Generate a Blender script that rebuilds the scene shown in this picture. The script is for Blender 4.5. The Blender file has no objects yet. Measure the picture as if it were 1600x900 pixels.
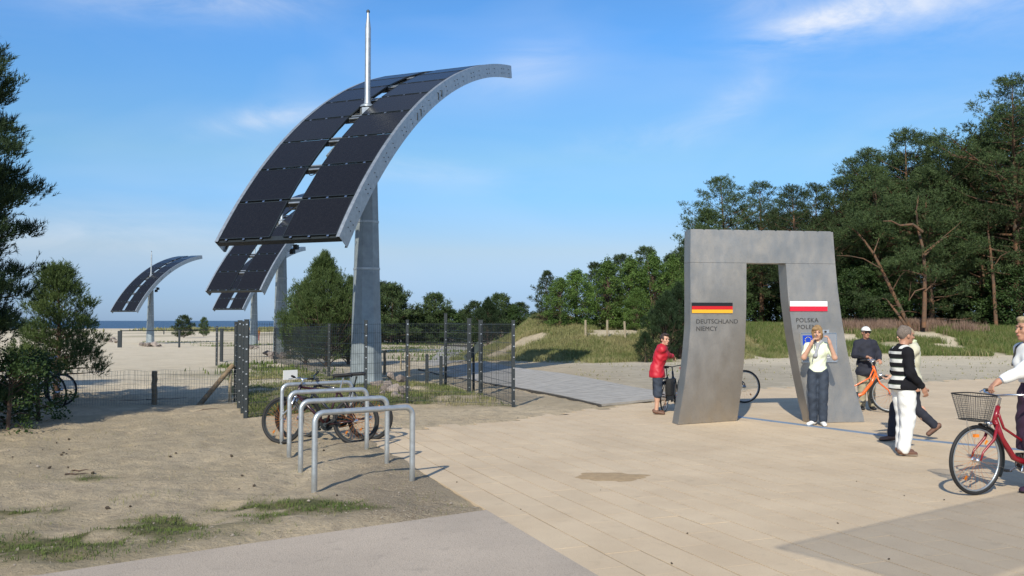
import bpy, math, random
import numpy as np
from mathutils import Vector, Matrix
random.seed(7); RNG = np.random.default_rng(7)
S = bpy.context.scene
COL = S.collection
R = math.radians
PI = math.pi

# ------------------------------------------------------------ camera
FOC = 1400.0; CAMH = 1.72; PITCH = math.atan(51/FOC)      # focal length for a 1600 px wide picture
cam = bpy.data.cameras.new('camera'); cam.sensor_width = 36; cam.lens = 36*FOC/1600
cam.clip_start = 0.05; cam.clip_end = 40000
camo = bpy.data.objects.new('camera', cam); COL.objects.link(camo); S.camera = camo
camo.location = (0, 0, CAMH); camo.rotation_euler = (PI/2+PITCH, 0, 0)

# ------------------------------------------------------------ sky, sun, exposure
SUN_EL = R(34.5); SUN_AZ = R(180+15.8)                    # the sun stands behind the camera, a little to its left
world = bpy.data.worlds.new('World'); S.world = world; world.use_nodes = True
def cloud_nodes():
    nt = world.node_tree; N = nt.nodes; L = nt.links
    N.clear()
    out = N.new('ShaderNodeOutputWorld'); bg = N.new('ShaderNodeBackground')
    sky = N.new('ShaderNodeTexSky'); sky.sky_type = 'NISHITA'; sky.sun_disc = False
    sky.sun_elevation = SUN_EL; sky.sun_rotation = SUN_AZ
    sky.altitude = 0; sky.air_density = 1.0; sky.dust_density = 0.2; sky.ozone_density = 2.2
    bg.inputs['Strength'].default_value = 0.105
    tc = N.new('ShaderNodeTexCoord')
    def m(op, a, b=None):
        n = N.new('ShaderNodeMath'); n.operation = op
        for i, v in enumerate((a, b)):
            if v is None: continue
            if isinstance(v, (int, float)): n.inputs[i].default_value = v
            else: L.new(v, n.inputs[i])
        return n.outputs[0]
    def dot(v):
        n = N.new('ShaderNodeVectorMath'); n.operation = 'DOT_PRODUCT'
        L.new(tc.outputs['Generated'], n.inputs[0]); n.inputs[1].default_value = v
        return n.outputs['Value']
    def noise(scale, detail, rough, sc):
        mp = N.new('ShaderNodeMapping'); mp.inputs['Scale'].default_value = sc
        mp.inputs['Rotation'].default_value = (0, R(-8), 0)
        L.new(tc.outputs['Generated'], mp.inputs['Vector'])
        n = N.new('ShaderNodeTexNoise'); n.inputs['Scale'].default_value = scale
        n.inputs['Detail'].default_value = detail; n.inputs['Roughness'].default_value = rough
        n.inputs['Distortion'].default_value = 0.6
        L.new(mp.outputs[0], n.inputs['Vector']); return n.outputs['Fac']
    n1 = noise(5.5, 7, 0.62, (1, 1, 3.4)); n2 = noise(2.1, 4, 0.5, (1, 1, 3.0))
    tot = None
    # wisps of cirrus, then broad out-of-view clouds added for white fill: azimuth, elevation, length, width, tilt (degrees) and strength
    for az, el, ln, wd, tilt, st in ((19.8, 17.8, 4.2, 1.0, 10, 1.15), (27.5, 18.6, 6.5, 1.7, 4, .6), (15.5, 19.4, 2.6, 1.2, 5, .45),
                                     (-15.0, 12.5, 3.6, .75, 12, .62), (-20.0, 19.6, 6.5, 1.6, 3, .7), (1, 16.0, 3.2, 1.5, 14, .35),
                                     (14, 13.5, 3.0, 1.1, 30, .3), (9, 11.5, 5, .9, 6, .22), (-6, 9.5, 7, 1.0, -5, .2), (28, 12, 7, 1.2, 8, .18),
                                     (-24, 5, 9, 1.6, 3, .3), (60, 30, 22, 7, 8, 1.2), (-70, 28, 20, 7, -6, 1.2), (150, 28, 25, 8, 10, 1.1), (-150, 40, 22, 9, 4, 1.0), (100, 45, 20, 10, 0, 1.1), (0, 55, 22, 10, 5, 1.0), (-110, 18, 20, 5, 3, 1.0)):
        a, e, t = R(az), R(el), R(tilt)
        c = Vector((math.sin(a)*math.cos(e), math.cos(a)*math.cos(e), math.sin(e)))
        r = Vector((math.cos(a), -math.sin(a), 0)); u = r.cross(c).normalized()
        if u.z < 0: u = -u
        r2 = r*math.cos(t)+u*math.sin(t); u2 = u*math.cos(t)-r*math.sin(t)
        p = m('DIVIDE', dot(r2), math.sin(R(ln))); q = m('DIVIDE', dot(u2), math.sin(R(wd)))
        g = m('EXPONENT', m('MULTIPLY', m('ADD', m('MULTIPLY', p, p), m('MULTIPLY', q, q)), -1.0))
        g = m('MULTIPLY', g, m('GREATER_THAN', dot(c), 0.2))
        g = m('MULTIPLY', g, st)
        tot = g if tot is None else m('ADD', tot, g)
    w = m('MULTIPLY', tot, m('MAXIMUM', m('MULTIPLY', m('SUBTRACT', n1, 0.33), 2.4), 0.0))
    faint = m('MULTIPLY', m('MAXIMUM', m('SUBTRACT', n2, 0.5), 0.0), 0.45)
    fac = N.new('ShaderNodeClamp'); L.new(m('MULTIPLY', m('ADD', w, faint), 1.15), fac.inputs[0]); fac.inputs['Max'].default_value = 0.8
    # the clear maritime air of the photograph: deeper blue overhead, pale blue rather than cream at the horizon
    rp = N.new('ShaderNodeValToRGB'); L.new(dot((0, 0, 1)), rp.inputs[0])
    stops = ((0.0, (.28, .44, .90)), (.03, (.35, .48, .84)), (.077, (.57, .60, .73)), (.135, (.52, .74, .95)), (.177, (.595, .83, .94)), (.30, (.53, .94, 1.28)), (.55, (.55, .93, 1.24)))
    while len(rp.color_ramp.elements) < len(stops): rp.color_ramp.elements.new(.5)
    for e, (p_, c_) in zip(rp.color_ramp.elements, stops): e.position = p_; e.color = (*[v/2 for v in c_], 1)
    h0 = N.new('ShaderNodeMix'); h0.data_type = 'RGBA'; h0.blend_type = 'MULTIPLY'; h0.inputs['Factor'].default_value = 1
    L.new(sky.outputs[0], h0.inputs['A']); L.new(rp.outputs[0], h0.inputs['B'])
    hs = N.new('ShaderNodeVectorMath'); hs.operation = 'SCALE'; hs.inputs['Scale'].default_value = 2; L.new(h0.outputs['Result'], hs.inputs[0])
    mix = N.new('ShaderNodeMix'); mix.data_type = 'RGBA'
    L.new(fac.outputs[0], mix.inputs['Factor']); L.new(hs.outputs[0], mix.inputs['A'])
    mix.inputs['B'].default_value = (6.9, 7.1, 7.5, 1)
    L.new(mix.outputs['Result'], bg.inputs['Color']); L.new(bg.outputs[0], out.inputs['Surface'])
cloud_nodes()
sl = bpy.data.lights.new('sun', 'SUN'); sl.energy = 4.1; sl.angle = R(0.55); sl.color = (1.0, 0.935, 0.79)
so = bpy.data.objects.new('sun', sl); COL.objects.link(so)
sd = Vector((math.sin(SUN_AZ)*math.cos(SUN_EL), math.cos(SUN_AZ)*math.cos(SUN_EL), math.sin(SUN_EL)))
so.rotation_euler = (-sd).to_track_quat('-Z', 'Y').to_euler()
S.view_settings.view_transform = 'Standard'; S.view_settings.look = 'None'
S.view_settings.exposure = 0.35; S.view_settings.gamma = 1.0; S.view_settings.use_curve_mapping = False

# ------------------------------------------------------------ materials
def mat(name, col, rough=0.6, metal=0.0, var=0.0, vscale=8.0, bump=0.0, bscale=40.0, col2=None, trans=0.0, spec=0.5, detail=4, coat=0.0, objrand=0.0, cells=False):
    """Principled material; the colour wanders between col and col2 by object-space noise, plus fine relief."""
    m = bpy.data.materials.new(name); m.use_nodes = True
    nt = m.node_tree; N = nt.nodes; L = nt.links; b = N['Principled BSDF']
    b.inputs['Base Color'].default_value = (*col, 1); b.inputs['Roughness'].default_value = rough
    b.inputs['Metallic'].default_value = metal; b.inputs['Specular IOR Level'].default_value = spec
    b.inputs['Coat Weight'].default_value = coat
    tc = N.new('ShaderNodeTexCoord')
    if var > 0 or col2:
        c2 = col2 or tuple(min(1, c*(1+var)) for c in col); c1 = col if col2 else tuple(c*(1-var) for c in col)
        n = N.new('ShaderNodeTexNoise'); n.inputs['Scale'].default_value = vscale; n.inputs['Detail'].default_value = detail
        n.inputs['Roughness'].default_value = 0.65
        L.new(tc.outputs['Object'], n.inputs['Vector'])
        r = N.new('ShaderNodeMapRange'); r.inputs['From Min'].default_value = 0.32; r.inputs['From Max'].default_value = 0.68
        L.new(n.outputs['Fac'], r.inputs['Value'])
        x = N.new('ShaderNodeMix'); x.data_type = 'RGBA'; x.inputs['A'].default_value = (*c1, 1); x.inputs['B'].default_value = (*c2, 1)
        L.new(r.outputs[0], x.inputs['Factor']); colout = x.outputs['Result']
        if objrand > 0:
            oi = N.new('ShaderNodeObjectInfo'); rr = N.new('ShaderNodeMapRange')
            rr.inputs['To Min'].default_value = 1-objrand; rr.inputs['To Max'].default_value = 1+objrand
            L.new(oi.outputs['Random'], rr.inputs['Value'])
            hs = N.new('ShaderNodeHueSaturation'); L.new(rr.outputs[0], hs.inputs['Value']); L.new(colout, hs.inputs['Color'])
            colout = hs.outputs[0]
        L.new(colout, b.inputs['Base Color'])
        if trans > 0:
            t = N.new('ShaderNodeBsdfTranslucent'); ms = N.new('ShaderNodeMixShader'); ms.inputs[0].default_value = trans
            L.new(colout, t.inputs['Color']); L.new(b.outputs[0], ms.inputs[1]); L.new(t.outputs[0], ms.inputs[2])
            L.new(ms.outputs[0], N['Material Output'].inputs['Surface'])
        if not bump:
            rv = N.new('ShaderNodeMapRange'); rv.inputs['To Min'].default_value = max(0, rough-0.07); rv.inputs['To Max'].default_value = min(1, rough+0.07)
            L.new(n.outputs['Fac'], rv.inputs['Value']); L.new(rv.outputs[0], b.inputs['Roughness'])
    if bump:
        n = N.new('ShaderNodeTexNoise'); n.inputs['Scale'].default_value = bscale; n.inputs['Detail'].default_value = 5
        L.new(tc.outputs['Object'], n.inputs['Vector'])
        bp = N.new('ShaderNodeBump'); bp.inputs['Strength'].default_value = min(1, bump); bp.inputs['Distance'].default_value = 0.02
        L.new(n.outputs['Fac'], bp.inputs['Height']); L.new(bp.outputs[0], b.inputs['Normal'])
    return m
M = {}
M['galv'] = mat('galvanised steel', (.40, .43, .45), .46, .75, .16, 9, detail=6)
M['galv_pole'] = mat('galvanised pole', (.27, .31, .33), .5, .45, .2, 3.5, detail=8)
M['panel'] = mat('solar glass', (.011, .010, .010), .26, 0, .25, 30, spec=.34)
M['dark_metal'] = mat('anthracite powder coat', (.018, .024, .028), .45, .1, .2, 20)
M['black'] = mat('black rubber', (.012, .012, .013), .7, 0, .3, 60)
M['chrome'] = mat('bright metal', (.62, .63, .65), .25, .95, .06, 20)
M['steel'] = mat('blasted stainless steel', (.385, .360, .325), .42, .9, .0, 1, col2=(.475, .447, .41))
M['wood'] = mat('weathered wood', (.21, .15, .09), .85, 0, .35, 14, bump=.6, bscale=60)
M['wood_pale'] = mat('pale wood', (.30, .25, .17), .85, 0, .25, 14, bump=.5, bscale=60)
M['deck'] = mat('grey boardwalk', (.36, .335, .30), .85, 0, .16, 3, bump=.5, bscale=50)
M['rock'] = mat('granite boulder', (.15, .13, .12), .9, 0, .0, 3, bump=.8, bscale=14, col2=(.33, .27, .235), objrand=.35)
M['bark'] = mat('pine bark', (.10, .065, .045), .9, 0, .35, 9, bump=.8, bscale=20)
M['bark_orange'] = mat('orange pine bark', (.17, .082, .04), .9, 0, .0, 2.5, bump=.8, bscale=14, col2=(.06, .048, .036))
M['needles'] = mat('pine needles', (.020, .037, .014), .6, 0, 0, 1.9, col2=(.092, .135, .048), trans=.22, objrand=.28, spec=.25)
M['needles_dark'] = mat('dark pine needles', (.012, .027, .012), .6, 0, 0, 1.5, col2=(.040, .070, .026), trans=.18, objrand=.15, spec=.25)
M['needles_young'] = mat('young pine needles', (.040, .070, .022), .6, 0, 0, 1.6, col2=(.12, .17, .055), trans=.25, objrand=.12, spec=.25)
M['leaves'] = mat('birch and willow leaves', (.055, .105, .022), .6, 0, 0, .8, col2=(.15, .235, .055), trans=.35, objrand=.25, spec=.3)
M['leaves_dark'] = mat('undergrowth leaves', (.022, .048, .014), .6, 0, 0, 1.2, col2=(.06, .10, .028), trans=.3, objrand=.25, spec=.3)
M['grass'] = mat('green grass', (.075, .13, .03), .7, 0, 0, .8, col2=(.17, .20, .06), trans=.3, spec=.2)
M['grass_dry'] = mat('dune grass', (.16, .19, .065), .7, 0, 0, .25, col2=(.36, .31, .16), trans=.3, spec=.2)
M['heath'] = mat('reddish seed heads', (.20, .13, .10), .8, 0, 0, .6, col2=(.30, .21, .16), trans=.2, spec=.2)
M['concrete'] = mat('grey concrete path', (.44, .365, .29), .88, 0, .09, .7, bump=.35, bscale=90, detail=9)

def speckle(m, scale, dark, amount, blot=0.0):
    """adds fine grit and broad worn blotches to a material's colour"""
    nt = m.node_tree; N = nt.nodes; L = nt.links; b = N['Principled BSDF']; src = b.inputs['Base Color'].links[0].from_socket
    geo = N.new('ShaderNodeNewGeometry')
    def nz(s_, d):
        n = N.new('ShaderNodeTexNoise'); n.inputs['Scale'].default_value = s_; n.inputs['Detail'].default_value = d; L.new(geo.outputs['Position'], n.inputs['Vector']); return n.outputs['Fac']
    def mr(v, a, c, lo, hi):
        r = N.new('ShaderNodeMapRange'); r.inputs[1].default_value = a; r.inputs[2].default_value = c; r.inputs[3].default_value = lo; r.inputs[4].default_value = hi; L.new(v, r.inputs[0]); return r.outputs[0]
    x = N.new('ShaderNodeMix'); x.data_type = 'RGBA'; L.new(mr(nz(scale, 2), .54, .66, 0, amount), x.inputs['Factor']); L.new(src, x.inputs['A']); x.inputs['B'].default_value = (*dark, 1)
    y = N.new('ShaderNodeMix'); y.data_type = 'RGBA'; L.new(mr(nz(.45, 7), .46, .72, 0, blot), y.inputs['Factor']); L.new(x.outputs['Result'], y.inputs['A']); y.inputs['B'].default_value = (*[c*1.3 for c in dark], 1)
    z = N.new('ShaderNodeMix'); z.data_type = 'RGBA'; L.new(mr(nz(5.5, 5), .60, .74, 0, blot*.8), z.inputs['Factor']); L.new(y.outputs['Result'], z.inputs['A']); z.inputs['B'].default_value = (*dark, 1)
    L.new(z.outputs['Result'], b.inputs['Base Color'])
speckle(M['steel'], 45, (.19, .175, .155), .12, .14)
speckle(M['concrete'], 130, (.17, .145, .12), .55, .40)

# ------------------------------------------------------------ mesh helpers
class MB:
    """collects faces of one mesh"""
    def __init__(s): s.v = []; s.f = []
    def add(s, vs, fs):
        o = len(s.v); s.v += [tuple(v) for v in vs]; s.f += [tuple(i+o for i in f) for f in fs]
    def box(s, c, d, rz=0, mtx=None):
        x, y, z = d[0]/2, d[1]/2, d[2]/2
        vs = [Vector((i*x, j*y, k*z)) for i in (-1, 1) for j in (-1, 1) for k in (-1, 1)]
        m = mtx or Matrix.Rotation(rz, 3, 'Z')
        vs = [m @ v + Vector(c) for v in vs]
        s.add(vs, [(0, 1, 3, 2), (4, 6, 7, 5), (0, 4, 5, 1), (2, 3, 7, 6), (0, 2, 6, 4), (1, 5, 7, 3)])
    def tube(s, path, r, n=8, closed=False, cap=True, flat=1.0):
        P = [Vector(p) for p in path]; K = len(P)
        rs = r if isinstance(r, (list, tuple)) else [r]*K
        rings = []; up = None
        for i in range(K):
            if closed: t = P[(i+1) % K]-P[i-1]
            else: t = P[min(i+1, K-1)]-P[max(i-1, 0)]
            t.normalize()
            if up is None:
                up = Vector((0, 0, 1)) if abs(t.z) < .9 else Vector((1, 0, 0))
            a = (up - t*up.dot(t))
            a = a.normalized() if a.length > 1e-6 else t.orthogonal().normalized()
            up = a; b = t.cross(a)
            rings.append([P[i]+(a*math.cos(2*PI*k/n)*flat+b*math.sin(2*PI*k/n))*rs[i] for k in range(n)])
        fs = []
        for i in range(K if closed else K-1):
            j = (i+1) % K
            for k in range(n): fs.append((i*n+k, i*n+(k+1) % n, j*n+(k+1) % n, j*n+k))
        if cap and not closed: fs.append(tuple(range(n-1, -1, -1))); fs.append(tuple((K-1)*n+k for k in range(n)))
        s.add([v for r_ in rings for v in r_], fs)
    def lathe(s, prof, n=16, c=(0, 0, 0), axis='Z'):
        vs = []; fs = []
        for (r, h) in prof:
            for k in range(n):
                a = 2*PI*k/n; x, y = r*math.cos(a), r*math.sin(a)
                v = (x, y, h) if axis == 'Z' else ((x, h, y) if axis == 'Y' else (h, x, y))
                vs.append((v[0]+c[0], v[1]+c[1], v[2]+c[2]))
        for i in range(len(prof)-1):
            for k in range(n): fs.append((i*n+k, i*n+(k+1) % n, (i+1)*n+(k+1) % n, (i+1)*n+k))
        fs.append(tuple(range(n))); fs.append(tuple((len(prof)-1)*n+k for k in range(n)))
        s.add(vs, fs)
    def mesh(s, name):
        me = bpy.data.meshes.new(name); me.from_pydata(s.v, [], s.f); me.update()
        return me
STUFFY = {'clips', 'clamps', 'bolts', 'cap_strips', 'print_lines', 'stars', 'spokes', 'limbs'}
def link(name, me, m=None, parent=None, smooth=False, loc=None):
    o = bpy.data.objects.new(name, me); COL.objects.link(o)
    if m is not None and not me.materials: me.materials.append(m)
    if parent is not None: o.parent = parent
    if smooth: me.shade_smooth()
    if loc is not None: o.location = loc
    if name in STUFFY: o['kind'] = 'stuff'
    return o
def obj(name, mb, m, parent=None, smooth=False, loc=None):
    me = mb.mesh(name); return link(name, me, m, parent, smooth, loc)
def autosmooth(o, ang=40):
    me = o.data; me.shade_smooth()
    try: me.set_sharp_from_angle(angle=R(ang))
    except Exception: pass
def thing(name, label, cat, loc=(0, 0, 0), rotz=0, group=None):
    o = bpy.data.objects.new(name, None); COL.objects.link(o); o.empty_display_size = .2
    o.location = loc; o.rotation_euler = (0, 0, rotz); o['label'] = label; o['category'] = cat
    if group: o['group'] = group
    return o
def tag(o, label=None, cat=None, group=None, kind=None):
    if label: o['label'] = label
    if cat: o['category'] = cat
    if group: o['group'] = group
    if kind: o['kind'] = kind
    return o
def dup(root, loc, rotz, label=None, scale=None):
    def rec(o, par):
        c = o.copy(); COL.objects.link(c)
        if par is not None: c.parent = par
        for ch in list(o.children): rec(ch, c)
        return c
    r = rec(root, None); r.location = loc; r.rotation_euler = (0, 0, rotz)
    if label: r['label'] = label
    if scale: r.scale = scale if not isinstance(scale, (int, float)) else (scale,)*3
    return r
def npmesh(name, V, F):
    """fast mesh from arrays; F is (n,3) or (n,4)"""
    me = bpy.data.meshes.new(name); V = np.asarray(V, np.float32); F = np.asarray(F, np.int32); k = F.shape[1]
    me.vertices.add(len(V)); me.vertices.foreach_set('co', V.ravel())
    me.loops.add(F.size); me.loops.foreach_set('vertex_index', F.ravel())
    me.polygons.add(len(F)); me.polygons.foreach_set('loop_start', np.arange(0, F.size, k, dtype=np.int32))
    try: me.polygons.foreach_set('loop_total', np.full(len(F), k, dtype=np.int32))
    except Exception: pass
    me.update(calc_edges=True); me.validate()
    return me

# ------------------------------------------------------------ noise and terrain height
def _hash(i, j, seed):
    h = (i.astype(np.int64)*374761393 + j.astype(np.int64)*668265263 + seed*1442695041) & 0xffffffff
    h = ((h ^ (h >> 13))*1274126177) & 0xffffffff
    return ((h ^ (h >> 16)) & 0xffff)/65535.0
def vnoise(x, y, seed=0):
    x = np.asarray(x, float); y = np.asarray(y, float)
    i = np.floor(x); j = np.floor(y); a = x-i; b = y-j; a = a*a*(3-2*a); b = b*b*(3-2*b)
    i = i.astype(np.int64); j = j.astype(np.int64)
    return (_hash(i, j, seed)*(1-a)+_hash(i+1, j, seed)*a)*(1-b)+(_hash(i, j+1, seed)*(1-a)+_hash(i+1, j+1, seed)*a)*b
def fbm(x, y, seed=0, o=4):
    t = 0; a = .5; s = 0
    for k in range(o): t = t+a*vnoise(np.asarray(x)*2**k, np.asarray(y)*2**k, seed+k*17); s += a; a *= .5
    return t/s
def sstep(a, b, x):
    t = np.clip((np.asarray(x, float)-a)/(b-a), 0, 1); return t*t*(3-2*t)
def flat(px, py, z=0.0):
    """photo pixel -> world point on the level z (used to read positions off the photograph)"""
    d = np.array([(px-800)/FOC, -(py-450)/FOC])
    c, s = math.cos(PITCH), math.sin(PITCH)
    dy = c - d[1]*s; dz = s + d[1]*c
    t = (z-CAMH)/dz
    return np.array([d[0]*t, dy*t])
def inpoly(x, y, poly):
    x = np.asarray(x, float); y = np.asarray(y, float); ins = np.zeros(x.shape, bool); n = len(poly)
    for i in range(n):
        x1, y1 = poly[i]; x2, y2 = poly[(i+1) % n]
        c = ((y1 > y) != (y2 > y)) & (x < (x2-x1)*(y-y1)/((y2-y1) or 1e-9)+x1); ins ^= c
    return ins
def polydist(x, y, poly):
    x = np.asarray(x, float); y = np.asarray(y, float); d = np.full(x.shape, 1e9); n = len(poly)
    for i in range(n):
        a = np.array(poly[i]); b = np.array(poly[(i+1) % n]); e = b-a; L = (e@e) or 1e-9
        t = np.clip(((x-a[0])*e[0]+(y-a[1])*e[1])/L, 0, 1)
        d = np.minimum(d, np.hypot(x-a[0]-t*e[0], y-a[1]-t*e[1]))
    return np.where(inpoly(x, y, poly), -d, d)
# paving: one straight left edge; far edge read off the photograph
E0 = flat(760, 797); EA = np.array([-.3615, .9324]); EB = np.array([.9324, .3615])
pe = [tuple(flat(*p)) for p in ((600, 690), (585, 677), (700, 667), (760, 662), (847, 652), (913, 642), (993, 633), (1055, 623), (1200, 607), (1450, 597), (1600, 591), (1750, 586))]
PAVE = [tuple(E0-EA*11.0)]+pe+[(30, 27.0), (30, -2.5)]
ap = [tuple(flat(*p)) for p in ((760, 797), (620, 817), (380, 851), (60, 899))]
APRON = [tuple(E0)]+ap[1:]+[(-8, 4.6), (-12, 2.2), (-12, -2.0), tuple(E0-EA*11.0)]
def lowland(x, y):
    y = np.asarray(y, float); x = np.asarray(x, float)
    z = np.interp(y, [-1e4, 24, 60, 100, 300, 470, 620, 1e4], [0, 0, -.45, -1.0, -1.25, -2.45, -6, -6])
    z = np.maximum(z, z+sstep(-26, -17, x)*sstep(60, 90, y)*.45*(1-sstep(150, 260, y)))
    # dune bank carrying the wood on the right
    front = np.interp(x, [-8, 1, 9, 16, 40, 100], [60, 41, 41.5, 49.5, 51, 58])
    side = sstep(-3.5, 3.5, x + (y-55)*.02)
    b = sstep(0, 9, y-front)*side
    z = z*(1-b)+b*(.95+.4*fbm(x*.15, y*.15, 3)) 
    z = z+side*sstep(0, 9, y-front)*1.35*np.exp(-((x-1.6)/2.6)**2-((y-60)/9)**2)
    z = z+.9*np.exp(-((x+13)/9)**2-((y-108)/10)**2)*0+.5*np.exp(-((x+52)/7)**2-((y-95)/9)**2)
    # undulating dunes towards the beach
    z = z+sstep(30, 90, y)*(1-b)*(fbm(x*.06, y*.05, 9)-.5)*.7*(1-sstep(300, 420, y))
    return z
def ground(x, y):
    x = np.asarray(x, float); y = np.asarray(y, float)
    z = lowland(x, y)
    near = 1-sstep(35, 60, y)
    hard = np.minimum(polydist(x, y, PAVE), polydist(x, y, APRON)+.0)
    wob = (fbm(x*1.3, y*1.3, 21)-.5)*.5+(fbm(x*5, y*5, 22)-.5)*.16
    rise = sstep(-.12, .30, hard+wob*np.clip((y-9.5)/5, .26, 1))
    rough = (fbm(x*.7, y*.7, 5)-.5)*.11+(fbm(x*2.6, y*2.6, 6, 4)-.5)*.085-np.clip(fbm(x*3.4, y*3.4, 12, 2)-.60, 0, 1)*.16+(vnoise(x*7.5, y*7.5, 8)-.5)*.018
    left = sstep(2, -3, x)
    rough = rough*(.35+.65*left)*near+(1-near)*(fbm(x*.5, y*.5, 7)-.5)*.16
    return z+np.where(hard < -.6, -.06, -.05*(1-rise)+rise*(.012+rough))
def gz(x, y): return float(ground(np.array([x]), np.array([y]))[0])
def at(px, py):
    """photo pixel -> point on the real ground"""
    p = flat(px, py, 0.0)
    if inpoly(p[0], p[1], PAVE): return Vector((p[0], p[1], 0.0))
    z = 0.0
    for _ in range(12):
        p = flat(px, py, min(z, 1.6)); z = .5*z+.5*gz(p[0], p[1])
    return Vector((p[0], p[1], gz(p[0], p[1])))

# ============================================================ SETTING
def attr_mat_ground():
    m = bpy.data.materials.new('sand and turf'); m.use_nodes = True
    nt = m.node_tree; N = nt.nodes; L = nt.links; b = N['Principled BSDF']
    b.inputs['Roughness'].default_value = .95; b.inputs['Specular IOR Level'].default_value = .15
    tc = N.new('ShaderNodeTexCoord')
    def noise(s, d=5, r=.65):
        n = N.new('ShaderNodeTexNoise'); n.inputs['Scale'].default_value = s; n.inputs['Detail'].default_value = d; n.inputs['Roughness'].default_value = r
        L.new(tc.outputs['Object'], n.inputs['Vector']); return n.outputs['Fac']
    def rng(v, a, bb, c=0, d=1):
        r = N.new('ShaderNodeMapRange'); r.inputs[1].default_value = a; r.inputs[2].default_value = bb; r.inputs[3].default_value = c; r.inputs[4].default_value = d
        L.new(v, r.inputs[0]); return r.outputs[0]
    def mix(f, a, bb):
        x = N.new('ShaderNodeMix'); x.data_type = 'RGBA'
        for k, v in (('Factor', f), ('A', a), ('B', bb)):
            if isinstance(v, tuple): x.inputs[k].default_value = (*v, 1)
            elif isinstance(v, float): x.inputs[k].default_value = v
            else: L.new(v, x.inputs[k])
        return x.outputs['Result']
    def attr(n):
        a = N.new('ShaderNodeAttribute'); a.attribute_name = n; return a.outputs['Fac']
    def mul(a, bb):
        n = N.new('ShaderNodeMath'); n.operation = 'MULTIPLY'
        for i, v in enumerate((a, bb)):
            if isinstance(v, float): n.inputs[i].default_value = v
            else: L.new(v, n.inputs[i])
        return n.outputs[0]
    sand = mix(rng(noise(.55), .3, .7), (.47, .375, .25), (.57, .465, .32))
    sand = mix(rng(noise(5, 7), .45, .75), sand, (.31, .25, .18))
    sand = mix(rng(noise(60, 3), .5, .8), sand, (.46, .40, .31))
    dirt = mix(rng(noise(3, 6), .3, .7), (.33, .265, .18), (.46, .38, .26))
    grav = mix(rng(noise(55, 4, .8), .38, .66), (.22, .17, .115), (.48, .40, .29))
    grey = mix(rng(noise(1.5, 8), .35, .65), (.36, .315, .24), (.50, .44, .34))
    turf = mix(rng(noise(2.2, 7), .35, .65), (.085, .10, .04), (.20, .17, .09))
    c = mix(attr('dirt'), sand, dirt); c = mix(attr('gravel'), c, grav); c = mix(attr('grey'), c, grey); c = mix(mul(attr('pale'), rng(noise(.9, 6), .3, .6, .55, 1)), c, (.66, .575, .44)); c = mix(attr('turf'), c, turf)
    # crumbs of pine litter
    vo = N.new('ShaderNodeTexVoronoi'); vo.inputs['Scale'].default_value = 14; L.new(tc.outputs['Object'], vo.inputs['Vector'])
    cr = mul(rng(vo.outputs['Distance'], .10, .16, 1, 0), rng(noise(1.1, 3), .52, .62))
    c = mix(mul(cr, .65), c, (.09, .07, .05))
    L.new(c, b.inputs['Base Color'])
    bp = N.new('ShaderNodeBump'); bp.inputs['Strength'].default_value = 1; bp.inputs['Distance'].default_value = .06; L.new(noise(16, 9, .7), bp.inputs['Height'])
    bp2 = N.new('ShaderNodeBump'); bp2.inputs['Strength'].default_value = .6; bp2.inputs['Distance'].default_value = .01; L.new(noise(120, 4, .7), bp2.inputs['Height'])
    L.new(bp.outputs[0], bp2.inputs['Normal']); L.new(bp2.outputs[0], b.inputs['Normal'])
    return m
def axis(segs):
    out = []
    for a, b_, st in segs: out += list(np.arange(a, b_-1e-6, st))
    return np.array(out+[segs[-1][1]])
def turf_mask(x, y):
    """short grass: worn verge in front, inside the fence, behind it"""
    n = fbm(x*1.1, y*1.6, 31, 4)
    c = [flat(*p) for p in ((0, 862), (90, 848), (170, 838), (260, 822), (330, 812), (420, 796), (500, 792), (220, 800), (130, 745), (560, 800), (330, 800), (30, 800))]
    w = [(1.0, .28), (.8, .22), (.9, .28), (.7, .22), (1.0, .30), (1.1, .24), (.8, .16), (.8, .15), (.35, .12), (.4, .1), (.7, .2), (.6, .2)]
    t = np.zeros_like(x)
    for (cx, cy), (a, b_) in zip(c, w): t = np.maximum(t, np.exp(-((x-cx)/a/.9)**2-((y-cy)/b_/1.3)**2))
    front = np.clip(t*1.2, 0, 1)*sstep(.38, .54, n+t*.08)*sstep(.30, .50, fbm(x*3.1, y*4.2, 41))
    inside = inpoly(x, y, ENC)*sstep(.40, .60, fbm(x*.8, y*.8, 33)+.04)
    mid = sstep(24, 30, y)*(1-sstep(100, 180, y))*sstep(.50, .62, fbm(x*.10, y*.25, 35, 5))*sstep(-13, -8, x+y*.02+.0)*(1-sstep(-3, 1, x))
    mid2 = sstep(55, 75, y)*sstep(.56, .66, fbm(x*.06, y*.10, 36, 5))*.8
    far = sstep(230, 270, y)*(1-sstep(400, 440, y))*sstep(.42, .55, fbm(x*.02, y*.05, 37))*.9*sstep(-115, -85, x)
    front_d = np.interp(x, [-8, 1, 9, 16, 40, 100], [60, 41, 41.5, 49.5, 51, 58])
    bank = sstep(-.6, 1.5, y-front_d+(fbm(x*.5, y*.5, 38)-.5)*3)*sstep(-3, 1.5, x+(fbm(x*.3, y*.3, 39)-.5)*4)*(1-.9*sstep(.53, .62, fbm(x*.35, y*.45, 40)))
    return np.clip(np.maximum.reduce([front, inside*.85, mid*.75, mid2*.6, far, bank]), 0, 1)
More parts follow.
